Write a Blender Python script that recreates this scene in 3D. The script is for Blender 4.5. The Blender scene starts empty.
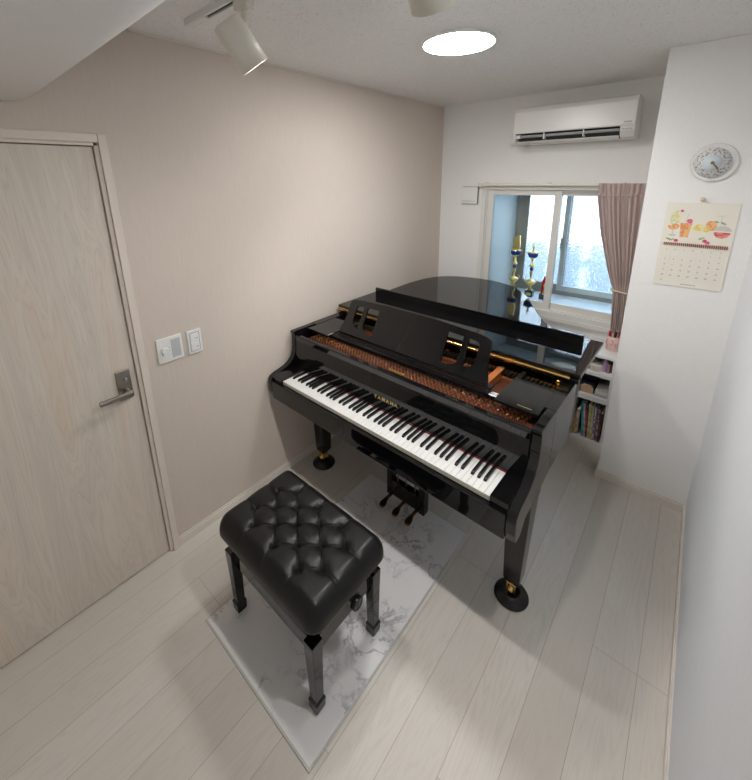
import bpy, bmesh, math, random
from mathutils import Vector, Matrix
PI = math.pi
random.seed(7)
SC = bpy.context.scene
COL = SC.collection

# ------------------------------------------------------------------ materials
MATS = {}
def new_mat(name):
    m = bpy.data.materials.new(name); m.use_nodes = True
    nt = m.node_tree; b = nt.nodes['Principled BSDF']
    MATS[name] = m
    return m, nt, b
def simple(name, col, rough=.5, metal=0., spec=.5, coat=0., noise=0., nscale=30., bump=0., bscale=200., emit=None, estr=0.):
    m, nt, b = new_mat(name)
    b.inputs['Base Color'].default_value = (*col, 1)
    b.inputs['Roughness'].default_value = rough
    b.inputs['Metallic'].default_value = metal
    b.inputs['Specular IOR Level'].default_value = spec
    b.inputs['Coat Weight'].default_value = coat
    b.inputs['Coat Roughness'].default_value = .03
    tc = nt.nodes.new('ShaderNodeTexCoord')
    n = nt.nodes.new('ShaderNodeTexNoise'); n.inputs['Scale'].default_value = nscale; n.inputs['Detail'].default_value = 3
    nt.links.new(tc.outputs['Object'], n.inputs['Vector'])
    if noise > 0:
        r = nt.nodes.new('ShaderNodeMixRGB'); r.blend_type = 'MIX'
        r.inputs[1].default_value = (*[c*(1-noise) for c in col], 1); r.inputs[2].default_value = (*[min(1, c*(1+noise)) for c in col], 1)
        nt.links.new(n.outputs['Fac'], r.inputs[0]); nt.links.new(r.outputs[0], b.inputs['Base Color'])
    if bump > 0:
        n2 = nt.nodes.new('ShaderNodeTexNoise'); n2.inputs['Scale'].default_value = bscale
        nt.links.new(tc.outputs['Object'], n2.inputs['Vector'])
        bp = nt.nodes.new('ShaderNodeBump'); bp.inputs['Strength'].default_value = bump; bp.inputs['Distance'].default_value = .001
        nt.links.new(n2.outputs['Fac'], bp.inputs['Height']); nt.links.new(bp.outputs[0], b.inputs['Normal'])
    if emit:
        b.inputs['Emission Color'].default_value = (*emit, 1); b.inputs['Emission Strength'].default_value = estr
    return m

class N:
    """tiny node helper"""
    def __init__(s, nt): s.nt = nt
    def n(s, t, **kw):
        x = s.nt.nodes.new(t)
        for k, v in kw.items(): setattr(x, k, v)
        return x
    def math(s, op, a, b=None, c=None):
        x = s.n('ShaderNodeMath', operation=op)
        for i, v in enumerate((a, b, c)):
            if v is None: continue
            if isinstance(v, (int, float)): x.inputs[i].default_value = v
            else: s.nt.links.new(v, x.inputs[i])
        return x.outputs[0]
    def l(s, a, b): s.nt.links.new(a, b)
    def mix(s, fac, a, b, mode='MIX'):
        x = s.n('ShaderNodeMixRGB', blend_type=mode)
        for i, v in enumerate((fac, a, b)):
            if isinstance(v, (int, float)): x.inputs[i].default_value = v
            elif isinstance(v, tuple): x.inputs[i].default_value = (*v, 1)
            else: s.nt.links.new(v, x.inputs[i])
        return x.outputs[0]
    def ramp(s, fac, stops):
        x = s.n('ShaderNodeValToRGB'); cr = x.color_ramp
        while len(cr.elements) < len(stops): cr.elements.new(.5)
        for e, (p, c) in zip(cr.elements, stops):
            e.position = p; e.color = (*c, 1) if isinstance(c, tuple) else (c, c, c, 1)
        s.l(fac, x.inputs[0]); return x.outputs[0]

def wallpaper(name, col, stripe, amp):
    m, nt, b = new_mat(name); h = N(nt)
    tc = h.n('ShaderNodeTexCoord'); mp = h.n('ShaderNodeMapping'); mp.inputs['Scale'].default_value = stripe
    h.l(tc.outputs['Object'], mp.inputs[0])
    n = h.n('ShaderNodeTexNoise'); n.inputs['Scale'].default_value = 1; n.inputs['Detail'].default_value = 4; n.inputs['Roughness'].default_value = .7
    h.l(mp.outputs[0], n.inputs['Vector'])
    c = h.mix(n.outputs['Fac'], tuple(x*(1-amp) for x in col), tuple(min(1, x*(1+amp)) for x in col))
    h.l(c, b.inputs['Base Color']); b.inputs['Roughness'].default_value = .75; b.inputs['Specular IOR Level'].default_value = .3
    bp = h.n('ShaderNodeBump'); bp.inputs['Strength'].default_value = .35; bp.inputs['Distance'].default_value = .002
    h.l(n.outputs['Fac'], bp.inputs['Height']); h.l(bp.outputs[0], b.inputs['Normal'])
    return m
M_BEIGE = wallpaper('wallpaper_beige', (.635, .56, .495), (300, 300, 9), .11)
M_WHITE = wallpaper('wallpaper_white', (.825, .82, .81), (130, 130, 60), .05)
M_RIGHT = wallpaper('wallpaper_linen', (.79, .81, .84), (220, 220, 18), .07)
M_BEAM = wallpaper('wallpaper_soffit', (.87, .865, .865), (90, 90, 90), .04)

def ceiling_mat():
    m, nt, b = new_mat('rock_wool_ceiling'); h = N(nt)
    tc = h.n('ShaderNodeTexCoord')
    v = h.n('ShaderNodeTexVoronoi'); v.inputs['Scale'].default_value = 105
    h.l(tc.outputs['Object'], v.inputs['Vector'])
    n = h.n('ShaderNodeTexNoise'); n.inputs['Scale'].default_value = 130; n.inputs['Detail'].default_value = 4
    h.l(tc.outputs['Object'], n.inputs['Vector'])
    n3 = h.n('ShaderNodeTexNoise'); n3.inputs['Scale'].default_value = 38; n3.inputs['Detail'].default_value = 5; n3.inputs['Roughness'].default_value = .8
    h.l(tc.outputs['Object'], n3.inputs['Vector'])
    sep = h.n('ShaderNodeSeparateColor'); h.l(v.outputs['Color'], sep.inputs[0])
    pit = h.math('MULTIPLY', h.math('LESS_THAN', v.outputs['Distance'], .20), h.math('GREATER_THAN', sep.outputs[0], .62))
    c = h.mix(pit, h.mix(n3.outputs['Fac'], (.80, .79, .775), (.95, .94, .93)), (.48, .44, .40))
    h.l(c, b.inputs['Base Color']); b.inputs['Roughness'].default_value = .9; b.inputs['Specular IOR Level'].default_value = .1
    bp = h.n('ShaderNodeBump'); bp.inputs['Strength'].default_value = .5; bp.inputs['Distance'].default_value = .002
    h.l(n.outputs['Fac'], bp.inputs['Height']); h.l(bp.outputs[0], b.inputs['Normal'])
    return m
M_CEIL = ceiling_mat()

def floor_mat():
    m, nt, b = new_mat('ash_floorboards'); h = N(nt)
    tc = h.n('ShaderNodeTexCoord'); s = h.n('ShaderNodeSeparateXYZ'); h.l(tc.outputs['Object'], s.inputs[0])
    X, Y = s.outputs[0], s.outputs[1]
    px = h.math('DIVIDE', h.math('SUBTRACT', X, .105), .149)          # strip
    strip = h.math('FLOOR', px); fx = h.math('FRACT', px)
    pair = h.math('FLOOR', h.math('DIVIDE', h.math('ADD', X, .044), .298))
    off = h.math('MULTIPLY', h.math('ABSOLUTE', h.math('MODULO', pair, 2.0)), .9)
    off = h.math('SUBTRACT', off, h.math('MULTIPLY', h.math('COMPARE', pair, -1.0, .1), .188))
    py = h.math('DIVIDE', h.math('ADD', h.math('SUBTRACT', Y, 1.412), off), 1.8)
    fy = h.math('FRACT', py); row = h.math('FLOOR', py)
    ex = h.math('MINIMUM', fx, h.math('SUBTRACT', 1.0, fx))
    ey = h.math('MULTIPLY', h.math('MINIMUM', fy, h.math('SUBTRACT', 1.0, fy)), 1.8/.149)
    edge = h.math('MINIMUM', ex, ey)
    groove = h.math('LESS_THAN', edge, .0065)
    idx = h.math('ADD', h.math('MULTIPLY', strip, 3.71), h.math('MULTIPLY', row, 11.3))
    wn = h.n('ShaderNodeTexWhiteNoise', noise_dimensions='1D'); h.l(idx, wn.inputs['W'])
    cmb = h.n('ShaderNodeCombineXYZ'); h.l(h.math('MULTIPLY', X, 11.0), cmb.inputs[0])
    h.l(h.math('ADD', h.math('MULTIPLY', Y, .9), h.math('MULTIPLY', wn.outputs[0], 50.0)), cmb.inputs[1]); h.l(h.math('MULTIPLY', wn.outputs[0], 9.0), cmb.inputs[2])
    n = h.n('ShaderNodeTexNoise'); n.inputs['Scale'].default_value = 1.0; n.inputs['Detail'].default_value = 3; n.inputs['Distortion'].default_value = .5
    h.l(cmb.outputs[0], n.inputs['Vector'])
    rings = h.math('FRACT', h.math('MULTIPLY', n.outputs['Fac'], 20.0))
    rg = h.math('POWER', h.math('MULTIPLY', h.math('ABSOLUTE', h.math('SUBTRACT', rings, .5)), 2.0), 3.0)
    cm2 = h.n('ShaderNodeCombineXYZ'); h.l(h.math('MULTIPLY', X, 260.0), cm2.inputs[0]); h.l(h.math('MULTIPLY', Y, 6.0), cm2.inputs[1])
    n2 = h.n('ShaderNodeTexNoise'); n2.inputs['Detail'].default_value = 2; n2.inputs['Scale'].default_value = 1; h.l(cm2.outputs[0], n2.inputs['Vector'])
    base = h.mix(wn.outputs[0], (.60, .565, .515), (.68, .65, .605))
    c = h.mix(h.math('MULTIPLY', rg, .42), base, (.54, .485, .42))
    c = h.mix(h.math('MULTIPLY', n2.outputs['Fac'], .35), c, (.58, .52, .45))
    c = h.mix(h.math('MULTIPLY', groove, .6), c, (.22, .175, .13))
    h.l(c, b.inputs['Base Color'])
    b.inputs['Roughness'].default_value = .42; b.inputs['Specular IOR Level'].default_value = .4
    bp = h.n('ShaderNodeBump'); bp.inputs['Strength'].default_value = .12; bp.inputs['Distance'].default_value = .001
    h.l(h.math('SUBTRACT', h.math('MULTIPLY', n2.outputs['Fac'], .4), groove), bp.inputs['Height']); h.l(bp.outputs[0], b.inputs['Normal'])
    return m
M_FLOOR = floor_mat()

def door_mat():
    m, nt, b = new_mat('pale_door_veneer'); h = N(nt)
    tc = h.n('ShaderNodeTexCoord'); s = h.n('ShaderNodeSeparateXYZ'); h.l(tc.outputs['Object'], s.inputs[0])
    c1 = h.n('ShaderNodeCombineXYZ'); h.l(h.math('MULTIPLY', s.outputs[1], 7.0), c1.inputs[1]); h.l(h.math('MULTIPLY', s.outputs[2], .55), c1.inputs[2])
    n = h.n('ShaderNodeTexNoise'); n.inputs['Scale'].default_value = 1; n.inputs['Detail'].default_value = 4; n.inputs['Distortion'].default_value = .8; h.l(c1.outputs[0], n.inputs['Vector'])
    rg = h.math('POWER', h.math('MULTIPLY', h.math('ABSOLUTE', h.math('SUBTRACT', h.math('FRACT', h.math('MULTIPLY', n.outputs['Fac'], 30.0)), .5)), 2.0), 3.0)
    c2 = h.n('ShaderNodeCombineXYZ'); h.l(h.math('MULTIPLY', s.outputs[1], 220.0), c2.inputs[1]); h.l(h.math('MULTIPLY', s.outputs[2], 5.0), c2.inputs[2])
    n2 = h.n('ShaderNodeTexNoise'); n2.inputs['Scale'].default_value = 1; n2.inputs['Detail'].default_value = 2; h.l(c2.outputs[0], n2.inputs['Vector'])
    c = h.ramp(n.outputs['Fac'], [(.30, (.67, .58, .48)), (.45, (.71, .645, .565)), (.54, (.645, .585, .515)), (.62, (.70, .635, .55)), (.7, (.67, .575, .47))])
    c = h.mix(h.math('MULTIPLY', rg, .40), c, (.50, .43, .36))
    c = h.mix(h.math('MULTIPLY', n2.outputs['Fac'], .4), c, (.54, .475, .40))
    h.l(c, b.inputs['Base Color']); b.inputs['Roughness'].default_value = .5
    return m
M_DOOR = door_mat()

def marble_mat():
    m, nt, b = new_mat('white_marble_vinyl'); h = N(nt)
    tc = h.n('ShaderNodeTexCoord')
    n0 = h.n('ShaderNodeTexNoise'); n0.inputs['Scale'].default_value = 5; n0.inputs['Detail'].default_value = 6; n0.inputs['Roughness'].default_value = .6
    h.l(tc.outputs['Object'], n0.inputs['Vector'])
    va = h.n('ShaderNodeVectorMath', operation='MULTIPLY_ADD'); h.l(n0.outputs['Color'], va.inputs[0]); va.inputs[1].default_value = (.25, .25, .25); h.l(tc.outputs['Object'], va.inputs[2])
    n = h.n('ShaderNodeTexNoise'); n.inputs['Scale'].default_value = 6.5; n.inputs['Detail'].default_value = 5; n.inputs['Distortion'].default_value = 1.0
    h.l(va.outputs[0], n.inputs['Vector'])
    vein = h.math('SUBTRACT', 1.0, h.math('MULTIPLY', h.math('ABSOLUTE', h.math('SUBTRACT', n.outputs['Fac'], .5)), 26.0))
    vein = h.math('MAXIMUM', vein, 0.0)
    n4 = h.n('ShaderNodeTexNoise'); n4.inputs['Scale'].default_value = 3.2; h.l(tc.outputs['Object'], n4.inputs['Vector'])
    mask = h.ramp(n4.outputs['Fac'], [(.42, 0.), (.56, 1.)])
    c = h.mix(h.math('MULTIPLY', n0.outputs['Fac'], .45), (.80, .79, .79), (.62, .625, .64))
    c = h.mix(h.math('MULTIPLY', h.math('MULTIPLY', vein, mask), .8), c, (.26, .27, .30))
    h.l(c, b.inputs['Base Color']); b.inputs['Roughness'].default_value = .33
    return m
M_MARBLE = marble_mat()

M_BLACK = simple('black_polyester_lacquer', (.004, .004, .0045), rough=.035, spec=.55, noise=.1)
M_SATIN = simple('satin_black', (.010, .010, .011), rough=.28, noise=.1)
M_LEATHER = simple('black_leather', (.006, .006, .0065), rough=.36, spec=.34, noise=.15, bump=.35, bscale=260)
M_IVORY = simple('white_key_resin', (.66, .66, .645), rough=.22, noise=.02)
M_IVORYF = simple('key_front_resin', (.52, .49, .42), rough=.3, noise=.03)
M_EBONY = simple('black_key_resin', (.008, .008, .008), rough=.25, noise=.1)
M_FELT = simple('red_felt', (.20, .010, .014), rough=.95, noise=.2, nscale=200)
M_FELTD = simple('dark_felt', (.02, .02, .022), rough=.9, noise=.2, nscale=200)
M_BRASS = simple('polished_brass', (.83, .58, .20), rough=.22, metal=1, noise=.05)
M_GOLDLEAF = simple('gold_lettering', (.86, .66, .26), rough=.3, metal=1, noise=.05)
M_PLATE = simple('bronze_plate', (.52, .25, .10), rough=.38, metal=.85, noise=.25, nscale=18)
M_WOODO = simple('spruce_soundboard', (.30, .11, .045), rough=.4, noise=.25, nscale=12)
M_COPPER = simple('copper_windings', (.50, .22, .11), rough=.3, metal=1, noise=.3, nscale=60)
M_STEEL = simple('brushed_steel', (.42, .40, .37), rough=.32, metal=1, noise=.1)
M_NICKEL = simple('dark_nickel', (.36, .335, .30), rough=.35, metal=1, noise=.08)
M_PLASTIC = simple('white_plastic', (.80, .80, .79), rough=.35, noise=.01)
M_ACW = simple('air_conditioner_plastic', (.78, .77, .74), rough=.3, noise=.01)
M_GREYP = simple('grey_plastic', (.52, .54, .55), rough=.4, noise=.04)
M_DARK = simple('dark_plastic', (.015, .015, .017), rough=.4, noise=.1)
M_INK = simple('grey_ink', (.22, .22, .23), rough=.7, noise=.1)
M_TRIM = simple('cream_trim', (.72, .645, .57), rough=.45, noise=.02)
M_BASEB = simple('pale_baseboard', (.73, .68, .62), rough=.45, noise=.03)
M_FRAME = simple('white_window_vinyl', (.74, .73, .69), rough=.35, noise=.02)
M_ALU = simple('bronze_aluminium', (.30, .27, .235), rough=.4, metal=.3, noise=.05)
M_SPOT = simple('cream_enamel', (.74, .71, .63), rough=.38, noise=.02)
M_REVEAL = simple('reveal_board', (.80, .86, .88), rough=.5, noise=.02)
M_SILL = simple('sill_board', (.80, .85, .90), rough=.25, noise=.02)
M_SILVER = simple('silver_aluminium', (.50, .50, .47), rough=.4, metal=.2, noise=.05)
M_PEDAL = simple('aged_bronze', (.30, .17, .08), rough=.25, metal=1, noise=.1)
M_CAB = simple('white_melamine', (.78, .77, .76), rough=.3, noise=.01)
M_PAPER = simple('cream_paper', (.80, .77, .68), rough=.8, noise=.015)
M_RUBBER = simple('black_rubber', (.006, .006, .007), rough=.33, noise=.1)
M_MATEDGE = simple('mat_edge_vinyl', (.52, .52, .50), rough=.5, noise=.05)
M_PIN = simple('birch_peg', (.72, .58, .38), rough=.5, noise=.1)
M_RIBBON = simple('cream_cord', (.72, .64, .44), rough=.6, noise=.1)
M_BLUE = simple('blue_enamel', (.02, .06, .35), rough=.2, noise=.1)
M_RED = simple('red_enamel', (.55, .02, .02), rough=.25, noise=.1)
M_PINKC = simple('pink_ceramic', (.72, .50, .46), rough=.35, noise=.12, nscale=45)
M_LAMP = simple('opal_diffuser', (.9, .9, .9), rough=.4, noise=.01, emit=(1., .985, .965), estr=54.)
M_LED = simple('spot_led', (.9, .9, .9), rough=.4, noise=.01, emit=(1., .98, .95), estr=60.)
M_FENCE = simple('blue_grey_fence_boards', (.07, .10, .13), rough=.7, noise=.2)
M_GROUND = simple('concrete_ground', (.32, .33, .34), rough=.8, noise=.15)

def glass_mat(name, tint=(1, 1, 1), refl=1.45):
    m = bpy.data.materials.new(name); m.use_nodes = True; nt = m.node_tree; nt.nodes.clear(); h = N(nt)
    o = h.n('ShaderNodeOutputMaterial'); t = h.n('ShaderNodeBsdfTransparent'); g = h.n('ShaderNodeBsdfGlossy'); f = h.n('ShaderNodeFresnel')
    f.inputs['IOR'].default_value = refl; t.inputs[0].default_value = (*tint, 1); g.inputs['Roughness'].default_value = .01
    mx = h.n('ShaderNodeMixShader'); h.l(f.outputs[0], mx.inputs[0]); h.l(t.outputs[0], mx.inputs[1]); h.l(g.outputs[0], mx.inputs[2]); h.l(mx.outputs[0], o.inputs[0])
    return m
M_GLASS = glass_mat('clear_pane', (.93, .975, .975), 1.3)
M_CLEAR = glass_mat('clear_acrylic', (.985, .985, .98), 1.12)
def frosted():
    m = bpy.data.materials.new('patterned_frosted_glass'); m.use_nodes = True; nt = m.node_tree; nt.nodes.clear(); h = N(nt)
    o = h.n('ShaderNodeOutputMaterial'); r = h.n('ShaderNodeBsdfRefraction'); r.inputs['IOR'].default_value = 1.12; r.inputs['Roughness'].default_value = .16
    r.inputs['Color'].default_value = (.93, .96, 1, 1)
    tr = h.n('ShaderNodeBsdfTranslucent'); tr.inputs[0].default_value = (.85, .93, 1, 1)
    tc = h.n('ShaderNodeTexCoord'); v = h.n('ShaderNodeTexVoronoi'); v.inputs['Scale'].default_value = 60; h.l(tc.outputs['Object'], v.inputs['Vector'])
    bp = h.n('ShaderNodeBump'); bp.inputs['Strength'].default_value = 1.; bp.inputs['Distance'].default_value = .02
    h.l(v.outputs['Distance'], bp.inputs['Height']); h.l(bp.outputs[0], r.inputs['Normal'])
    mx = h.n('ShaderNodeMixShader'); mx.inputs[0].default_value = .2; h.l(r.outputs[0], mx.inputs[1]); h.l(tr.outputs[0], mx.inputs[2]); h.l(mx.outputs[0], o.inputs[0])
    return m
M_FROST = frosted()
def curtain_mat():
    m, nt, b = new_mat('dusty_pink_curtain'); h = N(nt)
    tc = h.n('ShaderNodeTexCoord'); n = h.n('ShaderNodeTexNoise'); n.inputs['Scale'].default_value = 180; h.l(tc.outputs['Object'], n.inputs['Vector'])
    h.l(h.mix(n.outputs['Fac'], (.47, .37, .345), (.62, .51, .475)), b.inputs['Base Color']); b.inputs['Roughness'].default_value = .7
    b.inputs['Sheen Weight'].default_value = .3
    return m
M_CURT = curtain_mat()
def patterned(name, c1, c2, scale=60):
    m, nt, b = new_mat(name); h = N(nt)
    tc = h.n('ShaderNodeTexCoord'); v = h.n('ShaderNodeTexVoronoi'); v.inputs['Scale'].default_value = scale; h.l(tc.outputs['Object'], v.inputs['Vector'])
    sp = h.n('ShaderNodeSeparateColor'); h.l(v.outputs['Color'], sp.inputs[0])
    h.l(h.mix(h.math('GREATER_THAN', sp.outputs[0], .5), c1, c2), b.inputs['Base Color']); b.inputs['Roughness'].default_value = .5
    return m

# ------------------------------------------------------------------ geometry helpers
def obj(name, bm, mat, parent=None, bevel=0., smooth=False, seg=2, loc=None):
    me = bpy.data.meshes.new(name)
    bmesh.ops.recalc_face_normals(bm, faces=bm.faces)
    bm.to_mesh(me); bm.free()
    for m in (mat if isinstance(mat, (list, tuple)) else [mat]): me.materials.append(m)
    o = bpy.data.objects.new(name, me); COL.objects.link(o)
    if parent: o.parent = parent
    if loc: o.location = loc
    if smooth:
        for p in me.polygons: p.use_smooth = True
    if bevel > 0:
        md = o.modifiers.new('Bevel', 'BEVEL'); md.width = bevel; md.segments = seg; md.limit_method = 'ANGLE'; md.angle_limit = .7
        md.harden_normals = False
    return o
def root(name, label, cat, loc=(0, 0, 0), rz=0, group=None):
    o = bpy.data.objects.new(name, None); COL.objects.link(o); o.location = loc; o.rotation_euler = (0, 0, rz)
    o.empty_display_size = .05
    return tag(o, label, cat, group)
def tag(o, label, cat, group=None):
    o['label'] = label; o['category'] = cat
    if group: o['group'] = group
    return o
def struct(o, label=None, cat=None):
    o['kind'] = 'structure'
    if label: o['label'] = label
    if cat: o['category'] = cat
    return o
def B(): return bmesh.new()
def box(bm, x0, x1, y0, y1, z0, z1, mi=0, mat=None):
    vs = [bm.verts.new(p) for p in ((x0,y0,z0),(x1,y0,z0),(x1,y1,z0),(x0,y1,z0),(x0,y0,z1),(x1,y0,z1),(x1,y1,z1),(x0,y1,z1))]
    if mat is not None:
        for v in vs: v.co = mat @ v.co
    for f in ((0,3,2,1),(4,5,6,7),(0,1,5,4),(1,2,6,5),(2,3,7,6),(3,0,4,7)):
        fc = bm.faces.new([vs[i] for i in f]); fc.material_index = mi
    return bm
def prism(bm, pts, axis, a, b, mi=0, smooth=False):
    """pts: 2D polygon in the other two axes (order xyz minus axis)"""
    def mk(p, t):
        if axis == 0: return (t, p[0], p[1])
        if axis == 1: return (p[0], t, p[1])
        return (p[0], p[1], t)
    A = [bm.verts.new(mk(p, a)) for p in pts]; C = [bm.verts.new(mk(p, b)) for p in pts]
    n = len(pts)
    fs = [bm.faces.new(A[::-1]), bm.faces.new(C)]
    for i in range(n): fs.append(bm.faces.new((A[i], A[(i+1) % n], C[(i+1) % n], C[i])))
    for f in fs: f.material_index = mi
    return bm
def lathe(bm, prof, seg=32, c=(0, 0, 0), mat=None, mi=0, caps=True):
    rings = []
    for r, z in prof:
        ring = []
        for k in range(seg):
            a = 2*PI*k/seg; p = Vector((r*math.cos(a), r*math.sin(a), z))
            if mat is not None: p = mat @ p
            ring.append(bm.verts.new(p + Vector(c)))
        rings.append(ring)
    for i in range(len(rings)-1):
        for k in range(seg):
            f = bm.faces.new((rings[i][k], rings[i][(k+1) % seg], rings[i+1][(k+1) % seg], rings[i+1][k])); f.material_index = mi; f.smooth = True
    if caps:
        for rg in (rings[0][::-1], rings[-1]):
            f = bm.faces.new(rg); f.material_index = mi
    return bm
def tube(bm, pts, r, seg=10, mi=0):
    pts = [Vector(p) for p in pts]; rings = []
    for i, p in enumerate(pts):
        d = (pts[min(i+1, len(pts)-1)] - pts[max(i-1, 0)]).normalized()
        u = d.cross(Vector((0, 0, 1)) if abs(d.z) < .9 else Vector((1, 0, 0))).normalized(); w = d.cross(u)
        rr = r[i] if isinstance(r, (list, tuple)) else r
        rings.append([bm.verts.new(p + u*rr*math.cos(2*PI*k/seg) + w*rr*math.sin(2*PI*k/seg)) for k in range(seg)])
    for i in range(len(rings)-1):
        for k in range(seg):
            f = bm.faces.new((rings[i][k], rings[i][(k+1) % seg], rings[i+1][(k+1) % seg], rings[i+1][k])); f.smooth = True; f.material_index = mi
    bm.faces.new(rings[0][::-1]).material_index = mi; bm.faces.new(rings[-1]).material_index = mi
    return bm
def taper(bm, cx, cy, z0, z1, h0, h1, ch=.2):
    """square post with clipped corners, half-size h0 at z0, h1 at z1"""
    def ring(h, z):
        c = h*(1-ch)
        return [bm.verts.new((cx+a, cy+b, z)) for a, b in ((h,-c),(h,c),(c,h),(-c,h),(-h,c),(-h,-c),(-c,-h),(c,-h))]
    A = ring(h0, z0); C = ring(h1, z1)
    bm.faces.new(A[::-1]); bm.faces.new(C)
    for i in range(8): bm.faces.new((A[i], A[(i+1) % 8], C[(i+1) % 8], C[i]))
    return bm
def ball(bm, c, r, u=12, v=8, sz=1., mi=0):
    ms = bmesh.ops.create_uvsphere(bm, u_segments=u, v_segments=v, radius=r, matrix=Matrix.Translation(c) @ Matrix.Diagonal((1, 1, sz, 1)))
    for vv in ms['verts']:
        for f in vv.link_faces: f.smooth = True; f.material_index = mi
    return bm
def curve_mesh(loops, ext, smooth=False):
    """closed 2D loops (holes allowed) -> bmesh solid of thickness 2*ext around z=0"""
    cu = bpy.data.curves.new('tmp', 'CURVE'); cu.dimensions = '2D'; cu.fill_mode = 'BOTH'; cu.extrude = ext
    for lp in loops:
        sp = cu.splines.new('POLY'); sp.points.add(len(lp)-1); sp.use_cyclic_u = True
        for q, p in zip(sp.points, lp): q.co = (p[0], p[1], 0, 1)
    o = bpy.data.objects.new('tmp', cu); COL.objects.link(o)
    me = bpy.data.meshes.new_from_object(o.evaluated_get(bpy.context.evaluated_depsgraph_get()))
    bpy.data.objects.remove(o); bpy.data.curves.remove(cu)
    bm = B(); bm.from_mesh(me); bpy.data.meshes.remove(me)
    bmesh.ops.remove_doubles(bm, verts=bm.verts, dist=1e-5)
    return bm
def text_bm(body, size, ext=.0004, bold=0.):
    cu = bpy.data.curves.new('tmp', 'FONT'); cu.body = body; cu.size = size; cu.extrude = ext; cu.align_x = 'CENTER'; cu.align_y = 'CENTER'; cu.offset = bold; cu.resolution_u = 3
    o = bpy.data.objects.new('tmp', cu); COL.objects.link(o)
    me = bpy.data.meshes.new_from_object(o.evaluated_get(bpy.context.evaluated_depsgraph_get()))
    bpy.data.objects.remove(o); bpy.data.curves.remove(cu)
    bm = B(); bm.from_mesh(me); bpy.data.meshes.remove(me); return bm
def xf(bm, m): bmesh.ops.transform(bm, matrix=m, verts=bm.verts); return bm
def T(*a): return Matrix.Translation(a)
def R(a, ax): return Matrix.Rotation(a, 4, ax)
def merge(dst, src, mi=None):
    me = bpy.data.meshes.new('t'); src.to_mesh(me); src.free()
    n = len(dst.faces); dst.from_mesh(me); bpy.data.meshes.remove(me)
    if mi is not None:
        dst.faces.ensure_lookup_table()
        for f in dst.faces[n:]: f.material_index = mi
    return dst
def smooth_loop(pts, it=3):
    for _ in range(it):
        q = []
        for i in range(len(pts)):
            a, b = pts[i], pts[(i+1) % len(pts)]
            q += [(a[0]*.75+b[0]*.25, a[1]*.75+b[1]*.25), (a[0]*.25+b[0]*.75, a[1]*.25+b[1]*.75)]
        pts = q
    return pts
def smooth_open(pts, it=3):
    for _ in range(it):
        q = [pts[0]]
        for a, b in zip(pts, pts[1:]):
            q += [(a[0]*.75+b[0]*.25, a[1]*.75+b[1]*.25), (a[0]*.25+b[0]*.75, a[1]*.25+b[1]*.75)]
        pts = q + [pts[-1]]
    return pts

# ------------------------------------------------------------------ room
XL, XR, YB, YP, ZC, YF = -1.773, .207, 3.08, 2.443, 2.4, -.75
PX = -.224                                   # left side of the chimney breast
WX0, WX1, WZ0, WZ1 = -1.345, -.30, .80, 1.725      # window opening
f = struct(obj('floor', box(B(), XL-.1, 1.0, YF-.1, YB+.1, -.05, 0), M_FLOOR))
c = struct(obj('ceiling', box(B(), XL-.1, 1.0, YF-.1, YB+.1, ZC, ZC+.05), M_CEIL))
DY0, DY1, DZ = -.34, .482, 1.967
wl = B(); box(wl, XL-.1, XL, DY1+.012, YB+.1, 0, ZC); box(wl, XL-.1, XL, YF-.1, DY0-.012, 0, ZC); box(wl, XL-.1, XL, DY0-.012, DY1+.012, DZ+.012, ZC)
struct(obj('wall_left', wl, M_BEIGE))
wb = B(); box(wb, XL, WX0, YB, YB+.06, 0, ZC); box(wb, WX1, 1.0, YB, YB+.06, 0, ZC)
box(wb, WX0, WX1, YB, YB+.06, WZ1, ZC); box(wb, WX0, WX1, YB, YB+.06, 0, WZ0)
struct(obj('wall_back', wb, M_WHITE))
wp = B(); box(wp, PX, XR+.1, YP, YB, 0, ZC); struct(obj('wall_chimney_breast', wp, M_WHITE, bevel=.003))
struct(obj('wall_right', box(B(), XR, XR+.1, YF-.1, YP, 0, ZC), M_RIGHT))
struct(obj('wall_front', box(B(), XL-.1, XR+.1, YF-.1, YF, 0, ZC), M_WHITE))
bs = prism(B(), [(.664, ZC), (.345, 2.131), (.318, 2.110), (.29, 2.099), (.25, 2.094), (.20, 2.093), (YF, 2.093), (YF, ZC)], 0, XL, XR)
so_ = struct(obj('ceiling_sloped_soffit', bs, M_BEAM))
for p_ in so_.data.polygons: p_.use_smooth = abs(p_.normal.x) < .5 and p_.normal.z < -.5
cr = B(); box(cr, XL, XL+.006, .664, YB, ZC-.008, ZC); struct(obj('trim_1', cr, M_TRIM))
def baseboard(name, x0, x1, y0, y1, side):
    bm = B(); H = .055
    if side == 'x':   # runs along y, thickness along x
        s = 1 if x1 > x0 else -1
        box(bm, min(x0, x1), max(x0, x1), y0, y1, 0, H-.012); box(bm, min(x0, x0+s*.005), max(x0, x0+s*.005), y0, y1, H-.012, H)
    else:
        box(bm, x0, x1, y0, y1, 0, H-.012); box(bm, x0, x1, y1-.005, y1, H-.012, H)
    return struct(obj(name, bm, M_BASEB, bevel=.0015))
baseboard('baseboard_left', XL, XL+.009, .527, YB, 'x')
baseboard('baseboard_right', XR, XR-.009, YF, YP, 'x')
baseboard('baseboard_chimney', PX-.009, XR-.009, YP-.009, YP, 'y')
bb = B(); box(bb, PX-.009, PX, YP, YB, 0, .055); struct(obj('baseboard_niche', bb, M_BASEB))
bb = B(); box(bb, XL+.009, -.46, YB-.009, YB, 0, .055); struct(obj('baseboard_back', bb, M_BASEB))

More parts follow.
